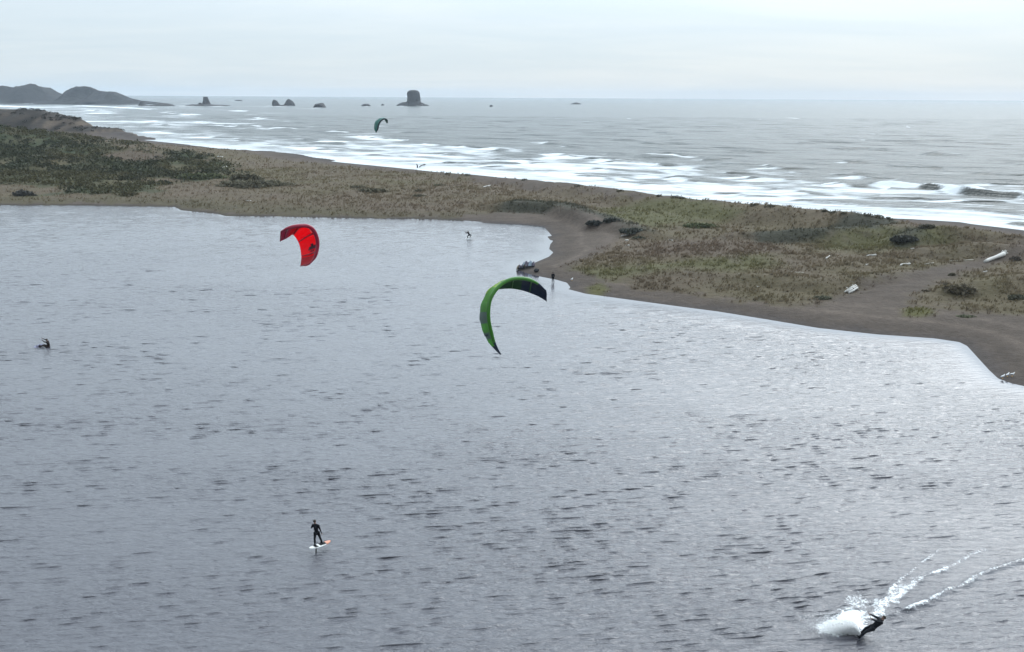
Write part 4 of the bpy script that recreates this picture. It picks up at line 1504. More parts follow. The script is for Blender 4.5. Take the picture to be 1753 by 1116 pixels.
K_GREEN = cloth_mat('kite_green', (0.10, 0.35, 0.03), 0.5)
K_PALE = cloth_mat('kite_pale_green', (0.16, 0.40, 0.10), 0.55)
K_GREY = cloth_mat('kite_grey_green', (0.16, 0.22, 0.19), 0.5)
K_DKGREEN = cloth_mat('kite_dark_green', (0.012, 0.075, 0.015), 0.3)
K_LIT_LIME = cloth_mat('kite_lime_lit', (0.42, 0.62, 0.10), 0.55)  # green cloth with light shining through it, put into the colour
K_NAVY = cloth_mat('kite_navy', (0.008, 0.022, 0.05), 0.2)
K_TUBE = plain_mat('kite_tube_green', (0.035, 0.155, 0.010), 0.35, 0.15, 2.0, 0.5)
K_RED = cloth_mat('kite_red', (0.85, 0.006, 0.03), 0.62)
K_RED2 = cloth_mat('kite_deep_red', (0.55, 0.008, 0.03), 0.55)
K_MAG = cloth_mat('kite_magenta', (0.42, 0.02, 0.10), 0.35)
K_RTUBE = plain_mat('kite_tube_crimson', (0.26, 0.006, 0.03), 0.3, 0.15, 2.0, 0.5)
K_BLACK = plain_mat('kite_black_print', (0.05, 0.004, 0.02), 0.5, 0.1, 3)
K_SHINE = cloth_mat('kite_white_shine', (0.8, 0.72, 0.7), 0.4)  # white highlight on the red cloth, put into the colour
K_TEAL = cloth_mat('kite_teal', (0.008, 0.17, 0.13), 0.4)
K_TEAL2 = cloth_mat('kite_teal_grey', (0.03, 0.20, 0.17), 0.4)
K_TTUBE = plain_mat('kite_tube_teal', (0.012, 0.035, 0.04), 0.4, 0.15, 2.0, 0.5)


def curve3(pts):
    a = np.array(pts, float)
    return dp(a[:, 0], a[:, 1], a[:, 2])


gy = 55.0
green_LE = curve3([(857, 606.5, gy), (847, 588, gy - .2), (841, 569, gy - .5), (836.8, 548, gy - .7), (836.5, 528, gy - .8), (840, 511, gy - .8), (849, 496, gy - .7), (862, 484, gy - .5),
                   (878, 477.5, gy - .3), (896, 476.8, gy), (911, 480.5, gy + .3), (924, 488, gy + .6), (934.6, 498, gy + .9)])
green_TE = curve3([(856, 605.5, gy + .3), (843.5, 594, gy + .6), (832, 578, gy + .8), (823.5, 556, gy + .9), (822.5, 535, gy + .95), (828, 515, gy + 1.0), (841, 498.5, gy + 1.05), (858, 494.6, gy + 1.1),
                   (877, 494, gy + 1.2), (896, 497.5, gy + 1.4), (913, 503.4, gy + 1.55), (926, 509.4, gy + 1.7), (935.4, 515.6, gy + 1.8)])
kite('green inflatable kite with navy wing tips arched over the lake', green_LE, green_TE,
     [(0.09, K_NAVY), (0.15, K_PALE), (0.21, K_GREY), (0.28, K_PALE), (0.36, K_GREY), (0.43, K_PALE), (0.555, K_GREEN), (0.61, K_LIT_LIME), (0.78, K_DKGREEN), (1.0, K_NAVY)],  # the lime panel is green canopy painted as lit through
     K_TUBE, K_NAVY, 0.115, 0.10, (0.22, 0.38, 0.55, 0.70, 0.84), K_TUBE, n=72,
     tip_t=(0.12, 0.10), logo_or_shine=[(0.19, 0.21, 0.15, 0.75, K_NAVY), (0.50, 0.60, 0.30, 0.62, K_LIT_LIME), (0.60, 0.67, 0.24, 0.42, K_LIT_LIME), (0.69, 0.72, 0.22, 0.33, K_LIT_LIME), (0.76, 0.79, 0.2, 0.3, K_LIT_LIME), (0.30, 0.42, 0.82, 0.98, K_DKGREEN)])  # lime strips paint the light coming through along the fold
ry_ = 62.0
red_LE = curve3([(481, 396.5, ry_ - .6), (489, 391.8, ry_ - .7), (500, 388.5, ry_ - .7), (513, 386.6, ry_ - .6), (527.6, 387.2, ry_ - .4), (537, 394.5, ry_ - .1), (542.8, 409, ry_ + .2), (543.4, 422.3, ry_ + .3),
                 (540, 437.6, ry_ + .3), (534.6, 446.6, ry_ + .3), (529.5, 452, ry_ + .2)])
red_TE = curve3([(479.6, 413, ry_ + .3), (484, 411, ry_ + .6), (489.5, 408.4, ry_ + .8), (495.5, 404.8, ry_ + 1), (501, 401.6, ry_ + 1.2), (506.5, 407, ry_ + 1.4), (511.4, 415.5, ry_ + 1.5), (514.6, 427, ry_ + 1.5),
                 (516, 440, ry_ + 1.4), (515.4, 448, ry_ + 1.2), (514.4, 455.2, ry_ + 1)])
kite('bright red inflatable kite with a magenta wing flying over the lake', red_LE, red_TE,
     [(0.20, K_MAG), (0.36, K_RED2), (0.50, K_RED), (0.68, K_RED), (0.82, K_RED), (1.0, K_RED2)], K_RTUBE, K_RTUBE, 0.13, 0.07, (0.12, 0.33, 0.52, 0.80), K_RTUBE, n=64,
     logo_or_shine=[(0.69, 0.72, 0.22, 0.62, K_BLACK), (0.73, 0.745, 0.15, 0.66, K_BLACK), (0.66, 0.69, 0.36, 0.5, K_BLACK), (0.76, 0.775, 0.30, 0.55, K_BLACK), (0.38, 0.45, 0.20, 0.25, K_SHINE), (0.34, 0.41, 0.30, 0.35, K_SHINE), (0.47, 0.52, 0.22, 0.26, K_SHINE)])  # black strips are print, white strips are painted highlights
ty_ = 285.0
teal_LE = curve3([(644, 226.6, ty_), (646.4, 221, ty_ - .3), (647.8, 214.4, ty_ - .5), (650.6, 208.6, ty_ - .6), (654.8, 204.4, ty_ - .5), (659.6, 203.4, ty_), (663, 206, ty_ + .6), (663.4, 210.4, ty_ + 1)])
teal_TE = curve3([(643, 226, ty_ + .8), (640.8, 221.6, ty_ + 1.5), (640.6, 214, ty_ + 2), (642.6, 207.6, ty_ + 2.2), (648, 203.4, ty_ + 2.3), (655.2, 202, ty_ + 2.6), (660, 207.6, ty_ + 3), (662, 211, ty_ + 3)])
kite('small dark teal kite flying out over the surf', teal_LE, teal_TE,
     [(0.12, K_TEAL), (0.3, K_TEAL2), (0.5, K_TEAL), (0.68, K_TEAL), (0.85, K_TEAL2), (1.0, K_TEAL)], K_TTUBE, K_TTUBE, 0.26, 0.06, (0.3, 0.5, 0.7), K_TTUBE, n=40)


def ground_kite(label, px, py, span, chord, rise, heading, mats, tube, tiltz):
    """kite lying on its leading edge, wing tips and canopy peaks standing up"""
    p = settle(px, py, 0.5)
    th = np.linspace(math.radians(200), math.radians(-20), 9)
    LEp, TEp = [], []
    ch_, sh_ = math.cos(heading), math.sin(heading)
    for i, a in enumerate(th):
        x_ = math.cos(a) * span / 2
        y_ = (math.sin(a)) * span * 0.30
        LEp.append((x_, y_, 0.14))
        z_ = rise * (0.55 + 0.45 * abs(math.sin(i * 1.57 + 0.4)))
        TEp.append((x_ * 0.82, y_ - chord * 0.6, z_))
    rot = np.array([[ch_, -sh_, 0], [sh_, ch_, 0], [0, 0, 1]])
    LEp = np.array(LEp) @ rot.T + p
    TEp = np.array(TEp) @ rot.T + p
    gz = ground_at(LEp[:, 0], LEp[:, 1])[0]
    LEp[:, 2] = np.maximum(gz, 0) + 0.16
    kite(label, LEp, TEp, mats, tube, tube, 0.13, 0.08, (0.25, 0.5, 0.75), tube, n=36, center=(p[0], p[1], p[2]), group='kites landed on the sand point')


K_SILVER = cloth_mat('kite_silver', (0.58, 0.64, 0.70), 0.5)
K_LILAC = cloth_mat('kite_lilac_grey', (0.42, 0.40, 0.46), 0.5)
K_TAN = cloth_mat('kite_tan', (0.42, 0.36, 0.26), 0.4)
K_DTUBE = plain_mat('kite_tube_black', (0.05, 0.055, 0.065), 0.45, 0.15, 2.0, 0.5)
ground_kite('silver grey kite lying on the sand point, tallest of the two', 904.5, 459.5, 2.1, 0.9, 1.35, 0.25, [(0.3, K_SILVER), (0.5, K_LILAC), (0.75, K_SILVER), (1.0, K_LILAC)], K_DTUBE, 0.2)
ground_kite('tan kite lying at the tip of the sand point by the silver kite', 891.5, 462.3, 1.4, 0.8, 1.0, 0.35, [(0.35, K_TAN), (0.65, K_LILAC), (1.0, K_TAN)], K_DTUBE, 0.2)

# ------------------------------------------------------------------ bag, gulls
p = settle(918, 466.5, 0.5)
b = MB()
b.ball((0, 0, 0.26), (0.42, 0.28, 0.32), 14, 9)
b.ball((0.28, 0.05, 0.34), (0.22, 0.2, 0.24), 10, 7)
bag = empty('duffel_bag', tuple(p))
tag(bag, 'dark duffel bag left on the sand point behind the green kite', 'bag')
b.build('body', M['bag'], bag)
b = MB()
b.tube([(-0.3, -0.1, 0.45), (-0.1, -0.12, 0.66), (0.15, -0.1, 0.62), (0.3, -0.06, 0.5)], [0.03] * 4, 6)
b.build('handle', M['bag'], bag)


def gull(label, px, py, rz, group=None):
    p = settle(px, py, 0.4)
    r = empty('gull', tuple(p), rz)
    tag(r, label, 'gull', group)
    b = MB()
    b.tube([(-0.22, 0, 0.20), (-0.12, 0, 0.24), (0.0, 0, 0.26), (0.10, 0, 0.28), (0.15, 0, 0.34), (0.17, 0, 0.41), (0.21, 0, 0.44), (0.25, 0, 0.43)], [0.02, 0.06, 0.095, 0.085, 0.055, 0.045, 0.05, 0.02], 10)
    b.build('body', M['gull'], r)
    for s_ in (-1, 1):
        w = MB()
        w.tube([(0.10, 0.085 * s_, 0.28), (0, 0.10 * s_, 0.28), (-0.15, 0.06 * s_, 0.25), (-0.30, 0.02 * s_, 0.22)], [0.02, 0.06, 0.04, 0.01], 8, (1, 0.4))
        w.build('wing', M['gull_grey'], r)
        l_ = MB()
        l_.tube([(0.0, 0.035 * s_, 0.20), (0.01, 0.035 * s_, 0.10), (0.0, 0.035 * s_, 0.005)], [0.012, 0.009, 0.009], 5)
        l_.tube([(-0.02, 0.035 * s_, 0.006), (0.06, 0.035 * s_, 0.006)], [0.008, 0.02], 5)
        l_.build('leg', M['gull_bill'], r)
    bl = MB()
    bl.tube([(0.24, 0, 0.43), (0.30, 0, 0.42), (0.325, 0, 0.405)], [0.016, 0.012, 0.004], 6)
    bl.build('bill', M['gull_bill'], r)


gull('white gull nearest the lake edge in the row of three on sand', 1716, 648.5, 0.3, 'gulls on the sand at the right')
gull('middle white gull in the row of three on sand', 1724, 647, 0.5, 'gulls on the sand at the right')
gull('white gull farthest from the lake in the row of three', 1732, 646, -0.2, 'gulls on the sand at the right')
gull('lone white gull on the wet sand beside the wading person', 979, 481, 0.8)


# ------------------------------------------------------------------ people
def remesh(b, voxel):
    me = bpy.data.meshes.new('tmp')
    me.from_pydata(b.v, [], b.f)
    me.update()
    o = bpy.data.objects.new('tmp', me)
    COL.objects.link(o)
    md = o.modifiers.new('r', 'REMESH')
    md.mode = 'VOXEL'
    md.voxel_size = voxel
    sm_ = o.modifiers.new('s', 'SMOOTH')
    sm_.factor = 0.5
    sm_.iterations = 3
    dg = bpy.context.evaluated_depsgraph_get()
    dg.update()
    res = bpy.data.meshes.new_from_object(o.evaluated_get(dg))
    bpy.data.objects.remove(o)
    bpy.data.meshes.remove(me)
    return res


def unit(v):
    v = np.asarray(v, float)
    return v / max(np.linalg.norm(v), 1e-9)


def person(label, J, face, loc, suit, voxel=0.008, rz=0.0, group=None, grips=('open', 'open'), bulk=1.12):
    """J: joints in metres (pelvis, waist, chest, neck, head, and l_/r_ shoulder elbow hand hip knee foot toe). face: direction the face looks"""
    J = {k_: np.asarray(v, float) for k_, v in J.items()}
    root = empty('person', loc, rz)
    tag(root, label, 'person', group)
    b = MB()
    f = unit(face)
    def cap(p0, r0, p1, r1, seg=12):
        b.capsule(p0, r0 * bulk, p1, r1 * bulk, seg)
    # trunk
    ls, rs = J['l_shoulder'], J['r_shoulder']
    lh, rh = J['l_hip'], J['r_hip']
    for a_, c_, r0, r1 in (('pelvis', 'waist', 0.125, 0.115), ('waist', 'chest', 0.115, 0.135), ('chest', 'neck', 0.12, 0.06)):
        cap(J[a_], r0, J[c_], r1)
    cap(lh, 0.105, rh, 0.105)
    cap(ls * 0.8 + rs * 0.2, 0.085, rs * 0.8 + ls * 0.2, 0.085)
    cap(ls * 0.72 + rs * 0.28, 0.09, J['waist'] * 0.8 + lh * 0.2, 0.085)
    cap(rs * 0.72 + ls * 0.28, 0.09, J['waist'] * 0.8 + rh * 0.2, 0.085)
    cap(J['neck'], 0.058, J['head'] - unit(J['head'] - J['neck']) * 0.05, 0.052)
    for s_ in 'lr':
        cap(J[s_ + '_shoulder'], 0.068, J[s_ + '_elbow'], 0.045)
        el, ha = J[s_ + '_elbow'], J[s_ + '_hand']
        cap(el, 0.045, ha, 0.029)
        cap(J[s_ + '_hip'], 0.095, J[s_ + '_knee'], 0.060)
        kn, fo_ = J[s_ + '_knee'], J[s_ + '_foot']
        cap(kn, 0.060, kn * 0.65 + fo_ * 0.35, 0.062)
        cap(kn * 0.65 + fo_ * 0.35, 0.062, fo_, 0.040)
        td = unit(J[s_ + '_toe'] - fo_)
        cap(fo_ - td * 0.05 - (0, 0, 0.03), 0.042, J[s_ + '_toe'] - (0, 0, 0.02), 0.032)
    # head: skull, jaw, nose, brow, ears
    up = unit(J['head'] - J['neck'])
    f = unit(f - up * (f @ up))
    sd_ = np.cross(up, f)
    hd = J['head']
    b.capsule(hd + up * 0.035 - f * 0.012, 0.088, hd + up * 0.02 + f * 0.02, 0.082)
    b.capsule(hd - up * 0.02 + f * 0.03, 0.070, hd - up * 0.075 + f * 0.06, 0.038)
    b.capsule(hd + up * 0.02 + f * 0.095, 0.011, hd - up * 0.025 + f * 0.112, 0.014)
    for q in (-1, 1):
        b.capsule(hd + up * 0.015 + sd_ * q * 0.078 - f * 0.005, 0.016, hd - up * 0.025 + sd_ * q * 0.076, 0.012)
    b.capsule(hd - up * 0.055 + f * 0.088 - sd_ * 0.02, 0.010, hd - up * 0.055 + f * 0.088 + sd_ * 0.02, 0.010)
    # hands
    for s_, gr in zip('lr', grips):
        el, w = J[s_ + '_elbow'], J[s_ + '_hand']
        ax = unit(w - el)
        pn = unit(np.cross(ax, (0.3, 0.2, 1.0)))       # across the palm
        out_ = np.cross(pn, ax)                       # palm normal
        b.capsule(w + ax * 0.02 - pn * 0.018, 0.024, w + ax * 0.075 - pn * 0.026, 0.020)
        b.capsule(w + ax * 0.02 + pn * 0.018, 0.024, w + ax * 0.075 + pn * 0.026, 0.020)
        curl = 1.25 if gr == 'grip' else 0.35
        for i, (o_, l_) in enumerate(((-0.034, 0.060), (-0.012, 0.078), (0.012, 0.084), (0.034, 0.074))):
            p0 = w + ax * 0.085 + pn * o_
            d0 = unit(ax + out_ * curl * 0.4)
            d1 = unit(ax * math.cos(curl) + out_ * math.sin(curl))
            d2 = unit(ax * math.cos(curl * 1.9) + out_ * math.sin(curl * 1.9))
            p1 = p0 + d0 * l_ * 0.42
            p2 = p1 + d1 * l_ * 0.33
            p3 = p2 + d2 * l_ * 0.26
            b.capsule(p0, 0.0098, p1, 0.009, 8)
            b.capsule(p1, 0.009, p2, 0.0085, 8)
            b.capsule(p2, 0.0085, p3, 0.0075, 8)
        t0 = w + ax * 0.03 + pn * 0.034
        t1 = t0 + unit(ax + pn * 0.9 + out_ * 0.4) * 0.042
        t2 = t1 + unit(ax + pn * 0.2 + out_ * (0.9 if gr == 'grip' else 0.3)) * 0.034
        b.capsule(t0, 0.014, t1, 0.011, 8)
        b.capsule(t1, 0.011, t2, 0.009, 8)
    me = remesh(b, voxel)
    me.name = 'body'
    me.materials.clear()
    me.materials.append(suit)
    me.materials.append(M['skin'])
    n = len(me.polygons)
    cen = np.empty(n * 3)
    me.polygons.foreach_get('center', cen)
    cen = cen.reshape(-1, 3)
    idx = np.zeros(n, np.int32)
    idx[((cen - hd) @ up) > -0.115 + 0.0 * n] = 1
    idx[np.linalg.norm(cen - hd, axis=1) > 0.19] = 0
    for s_ in 'lr':
        w, el = J[s_ + '_hand'], J[s_ + '_elbow']
        al = (cen - w) @ unit(w - el)
        idx[(np.linalg.norm(cen - w, axis=1) < 0.19) & (al > 0.015) & (np.linalg.norm(cen - w - al[:, None] * unit(w - el), axis=1) < 0.09)] = 1
    me.polygons.foreach_set('material_index', idx)
    me.polygons.foreach_set('use_smooth', np.ones(n, bool))
    link('body', me, root)
    # hair cap
    h_ = MB()
    V = []
    rings, seg = 6, 16
    for i in range(rings):
        el_ = math.radians(90 - i * 21)
        for j in range(seg):
            az = 2 * math.pi * j / seg
            d_ = up * math.sin(el_) + (f * math.cos(az) + sd_ * math.sin(az)) * math.cos(el_)
            front = max(0.0, math.cos(az))
            r = 0.104 + 0.006 * math.sin(j * 2.3 + i)
            lift = 0.055 * front * (i / (rings - 1))
            V.append(hd + up * (0.03 + lift) - f * 0.006 + d_ * np.array(r))
    F = [(i * seg + j, (i + 1) * seg + j, (i + 1) * seg + (j + 1) % seg, i * seg + (j + 1) % seg) for i in range(rings - 1) for j in range(seg)]
    h_.add(V, F)
    h_.build('hair', M['hair'], root)
    for q in (-1, 1):
        e = MB()
        e.ball(hd + up * 0.012 + f * 0.093 + sd_ * q * 0.032, 0.011, 8, 6)
        e.build('eye', M['eye'], root)
    return root


def board_mesh(L, Wd, th, rocker=0.06, nose=1.0, n=24):
    """twin tip / surf outline with rocker, lying along x"""
    b = MB()
    rows = []
    V = []
    for i in range(n):
        t = i / (n - 1) * 2 - 1
        w = Wd / 2 * max(0.03, (1 - abs(t) ** 3.2) ** 0.5) * (1 if t < 0 else nose + (1 - nose) * (1 - t))
        z = rocker * t * t
        for q in (-1, -0.6, 0, 0.6, 1):
            V.append((t * L / 2, w * q, z + th / 2 * (1 - 0.5 * q * q)))
        for q in (1, 0.6, 0, -0.6, -1):
            V.append((t * L / 2, w * q, z - th / 2 * (1 - 0.5 * q * q)))
    k_ = 10
    F = [(i * k_ + j, i * k_ + (j + 1) % k_, (i + 1) * k_ + (j + 1) % k_, (i + 1) * k_ + j) for i in range(n - 1) for j in range(k_)]
    F += [tuple(range(k_)), tuple(range((n - 1) * k_ + k_ - 1, (n - 1) * k_ - 1, -1))]
    b.add(V, [q[::-1] for q in F])
    return b


def set_rot(o, M3):
    o.rotation_euler = Matrix([list(map(float, r)) for r in M3]).to_euler()


def strap(b, x, y0, y1, z, h_, r):
    b.tube([(x, y0, z), (x, y0 * 0.8 + y1 * 0.2, z + h_ * 0.8), (x, (y0 + y1) / 2, z + h_), (x, y0 * 0.2 + y1 * 0.8, z + h_ * 0.8), (x, y1, z)], [r] * 5, 6, (1, 1))


# --- foil rider
BZ = 0.42
fp = gp(544.5, 934.5, BZ)
base = np.array([fp[0], fp[1], BZ])
hb = math.radians(43)
brd = empty('foil_board', tuple(base + np.array([0.10, 0.10, 0])), hb)
tag(brd, 'white foil board with an orange nose lifted above the lake', 'foil board')
board_mesh(1.54, 0.43, 0.08, 0.05, 0.9).build('deck', M['white_board'], brd)
q = MB()
V = []
bm = board_mesh(1.57, 0.443, 0.088, 0.05, 0.9)
bm.v = [(x_, y_, z_ + 0.0) for x_, y_, z_ in bm.v]
# orange nose: the front quarter as a wrap
nv = np.array(bm.v).reshape(24, 10, 3)
nose = nv[17:]
q.add(nose.reshape(-1, 3), [(i * 10 + j, (i + 1) * 10 + j, (i + 1) * 10 + (j + 1) % 10, i * 10 + (j + 1) % 10) for i in range(6) for j in range(10)] + [tuple(range(60, 70))])
q.build('nose', M['orange_board'], brd)
for sx_, sy_ in ((-0.30, -0.02), (0.08, 0.02), (0.30, 0.0)):
    q = MB()
    q.add([(sx_ - 0.11, sy_ - 0.16, 0.047), (sx_ + 0.11, sy_ - 0.16, 0.047), (sx_ + 0.11, sy_ + 0.16, 0.047), (sx_ - 0.11, sy_ + 0.16, 0.047),
           (sx_ - 0.10, sy_ - 0.15, 0.062), (sx_ + 0.10, sy_ - 0.15, 0.062), (sx_ + 0.10, sy_ + 0.15, 0.062), (sx_ - 0.10, sy_ + 0.15, 0.062)],
          [(4, 5, 6, 7), (0, 1, 5, 4), (1, 2, 6, 5), (2, 3, 7, 6), (3, 0, 4, 7)])
    q.build('deck_pad', M['black_pad'], brd, False)
q = MB()
q.tube([(-0.28, 0, -0.03), (-0.30, 0, -0.35), (-0.32, 0, -0.75)], [0.055, 0.05, 0.05], 10, (0.25, 1.0), up=(0, 1, 0))
q.build('mast', M['carbon'], brd)
T_ = 0.062
person('foil rider in a black wetsuit standing on a white board above the lake',
       dict(pelvis=(-0.05, -0.02, 0.86 + T_), waist=(-0.06, -0.02, 1.02 + T_), chest=(-0.09, 0.0, 1.24 + T_), neck=(-0.12, 0.02, 1.45 + T_), head=(-0.15, 0.04, 1.60 + T_),
            l_shoulder=(-0.27, 0.04, 1.38 + T_), l_elbow=(-0.39, 0.12, 1.15 + T_), l_hand=(-0.22, 0.32, 1.22 + T_),
            r_shoulder=(0.09, -0.03, 1.37 + T_), r_elbow=(0.19, -0.05, 1.10 + T_), r_hand=(0.26, 0.0, 0.85 + T_),
            l_hip=(-0.13, -0.05, 0.86 + T_), l_knee=(-0.17, -0.12, 0.48 + T_), l_foot=(-0.15, -0.19, 0.09 + T_), l_toe=(-0.27, -0.06, 0.06 + T_),
            r_hip=(0.04, 0.02, 0.86 + T_), r_knee=(0.13, 0.10, 0.47 + T_), r_foot=(0.22, 0.20, 0.09 + T_), r_toe=(0.10, 0.33, 0.06 + T_)),
       (-0.6, 0.8, 0.0), tuple(base), M['wetsuit'], 0.0105, 0.0, grips=('grip', 'open'))

# --- carving rider, lower right
cp = gp(1476, 1093, 0.0)
base = np.array([cp[0], cp[1], 0.0])
# the board points at the viewer and left, tipped on its heel edge
ang = math.radians(238)
brd = empty('kite_board', tuple(base + np.array([-0.02, 0.0, 0.16])))
tag(brd, 'dark kiteboard tipped on edge under the carving rider', 'kiteboard')
xa = unit((math.cos(ang), math.sin(ang), 0.06))
za = unit(np.array((-0.66, 0.42, 0.62)))
za = unit(za - xa * (za @ xa))
ya = np.cross(za, xa)
set_rot(brd, np.stack([xa, ya, za], 1))
board_mesh(1.38, 0.43, 0.03, 0.05).build('deck', M['dark_board'], brd)
for sx_ in (-0.26, 0.26):
    q = MB()
    strap(q, sx_, -0.10, 0.10, 0.02, 0.09, 0.03)
    q.build('foot_strap', M['black_pad'], brd)
    q = MB()
    q.add([(sx_ - 0.12, -0.13, 0.016), (sx_ + 0.12, -0.13, 0.016), (sx_ + 0.12, 0.13, 0.016), (sx_ - 0.12, 0.13, 0.016),
           (sx_ - 0.11, -0.12, 0.03), (sx_ + 0.11, -0.12, 0.03), (sx_ + 0.11, 0.12, 0.03), (sx_ - 0.11, 0.12, 0.03)],
          [(4, 5, 6, 7), (0, 1, 5, 4), (1, 2, 6, 5), (2, 3, 7, 6), (3, 0, 4, 7)])
    q.build('foot_pad', M['black_pad'], brd, False)
f1 = np.array([-0.02, 0, 0.16]) + xa * 0.27 + za * 0.10
f2 = np.array([-0.02, 0, 0.16]) - xa * 0.27 + za * 0.10
person('carving kite rider in black leaning far back beside white spray',
       dict(pelvis=(0.56, 0.10, 0.62), waist=(0.68, 0.11, 0.74), chest=(0.86, 0.12, 0.90), neck=(1.02, 0.12, 1.05), head=(1.09, 0.11, 1.19),
            l_shoulder=(0.92, -0.07, 1.00), l_elbow=(0.68, -0.04, 1.06), l_hand=(0.43, 0.0, 1.18),
            r_shoulder=(0.94, 0.31, 1.02), r_elbow=(0.72, 0.32, 1.14), r_hand=(0.45, 0.34, 1.26),
            l_hip=(0.52, 0.0, 0.60), l_knee=tuple(f1 * 0.5 + np.array([0.22, -0.01, 0.36])), l_foot=tuple(f1), l_toe=tuple(f1 - ya * 0.0 + np.array([-0.12, 0.04, 0.05])),
            r_hip=(0.54, 0.20, 0.61), r_knee=tuple(f2 * 0.5 + np.array([0.22, 0.10, 0.38])), r_foot=tuple(f2), r_toe=tuple(f2 + np.array([-0.12, 0.04, 0.05]))),
       (-1, 0.1, 0.1), tuple(base), M['wetsuit'], 0.0105, grips=('grip', 'grip'), bulk=1.3)
q = MB()
ba, bb = base + (0.36, -0.16, 1.17), base + (0.38, 0.52, 1.31)
q.tube([ba - base, (ba + bb) / 2 - base, bb - base], [0.016] * 3, 8)
o = q.build('control_bar', M['bar'], None, True, tuple(base))
tag(o, 'black control bar in the hands of the carving rider', 'control bar')


# --- far rider
cp = gp(801, 408.8, 0.0)
base = np.array([cp[0], cp[1], 0.0])
brd = empty('kite_board', tuple(base + np.array([0.22, 0.0, 0.30])))
tag(brd, 'small white kiteboard under the far crouching rider', 'kiteboard')
xa = unit((0.93, 0.25, 0.28))
za = unit(np.array((-0.1, -0.62, 0.75)))
za = unit(za - xa * (za @ xa))
ya = np.cross(za, xa)
set_rot(brd, np.stack([xa, ya, za], 1))
board_mesh(1.45, 0.46, 0.04, 0.05).build('deck', M['white_board'], brd)
for sx_ in (-0.25, 0.25):
    q = MB()
    strap(q, sx_, -0.10, 0.10, 0.02, 0.09, 0.03)
    q.build('foot_strap', M['black_pad'], brd)
bo = np.array([0.22, 0, 0.30])
f1 = bo - xa * 0.30 + za * 0.10
f2 = bo + xa * 0.30 + za * 0.10
person('far kite rider crouching on a small white board near the beach',
       dict(pelvis=(0.30, 0.15, 0.78), waist=(0.22, 0.12, 0.92), chest=(0.12, 0.08, 1.16), neck=(0.06, 0.05, 1.36), head=(0.04, 0.04, 1.51),
            l_shoulder=(-0.06, -0.10, 1.29), l_elbow=(-0.28, -0.16, 1.14), l_hand=(-0.48, -0.06, 1.28),
            r_shoulder=(0.14, 0.22, 1.31), r_elbow=(-0.14, 0.26, 1.24), r_hand=(-0.40, 0.18, 1.40),
            l_hip=(0.24, 0.06, 0.76), l_knee=(-0.04, -0.22, 0.62), l_foot=tuple(f1), l_toe=tuple(f1 + np.array([-0.10, -0.12, -0.05])),
            r_hip=(0.38, 0.20, 0.78), r_knee=(0.66, -0.10, 0.84), r_foot=tuple(f2), r_toe=tuple(f2 + np.array([0.02, -0.16, -0.06]))),
       (-0.9, -0.2, 0.1), tuple(base), M['wetsuit'], 0.0145, grips=('grip', 'grip'), bulk=1.4)
q = MB()
q.tube([(-0.66, 0.18, 1.52), (-0.50, 0.08, 1.38), (-0.36, 0.0, 1.22)], [0.03] * 3, 8)
tag(q.build('control_bar', M['bar'], None, True, tuple(base)), 'short black control bar held out by the far crouching rider', 'control bar')

# --- person sitting in the water, left
cp = gp(82.5, 594, 0.0)
base = np.array([cp[0], cp[1], 0.0])
person('kiter sitting in the lake with arms raised to the left',
       dict(pelvis=(0.05, 0.0, 0.02), waist=(0.06, 0.0, 0.20), chest=(0.03, 0.0, 0.48), neck=(-0.02, 0.0, 0.70), head=(-0.05, 0.0, 0.86),
            l_shoulder=(-0.02, -0.19, 0.62), l_elbow=(-0.30, -0.18, 0.66), l_hand=(-0.52, -0.08, 0.82),
            r_shoulder=(-0.01, 0.19, 0.63), r_elbow=(-0.32, 0.18, 0.84), r_hand=(-0.56, 0.08, 1.00),
            l_hip=(0.02, -0.10, 0.04), l_knee=(-0.50, -0.14, 0.20), l_foot=(-0.95, -0.14, 0.06), l_toe=(-1.06, -0.14, 0.20),
            r_hip=(0.02, 0.10, 0.04), r_knee=(-0.50, 0.14, 0.22), r_foot=(-0.95, 0.14, 0.07), r_toe=(-1.06, 0.14, 0.21)),
       (-1, 0, 0.1), tuple(base), M['brown_wetsuit'], 0.0125, grips=('grip', 'grip'), bulk=1.3)
q = MB()
q.tube([(-0.74, 0.16, 1.14), (-0.63, 0.03, 1.0), (-0.52, -0.16, 0.82)], [0.022] * 3, 8)
tag(q.build('control_bar', M['bar'], None, True, tuple(base)), 'black control bar raised by the kiter sitting in the water', 'control bar')
brd = empty('kite_board', tuple(base + np.array([-1.12, 0.0, 0.10])))
tag(brd, 'dark blue kiteboard at the feet of the sitting kiter', 'kiteboard')
set_rot(brd, Matrix.Rotation(math.radians(72), 3, 'Z') @ Matrix.Rotation(math.radians(30), 3, 'X'))
board_mesh(1.35, 0.42, 0.03, 0.05).build('deck', M['blue_board'], brd)
for sx_ in (-0.22, 0.22):
    q = MB()
    strap(q, sx_, -0.10, 0.10, 0.02, 0.09, 0.03)
    q.build('foot_strap', M['black_pad'], brd)

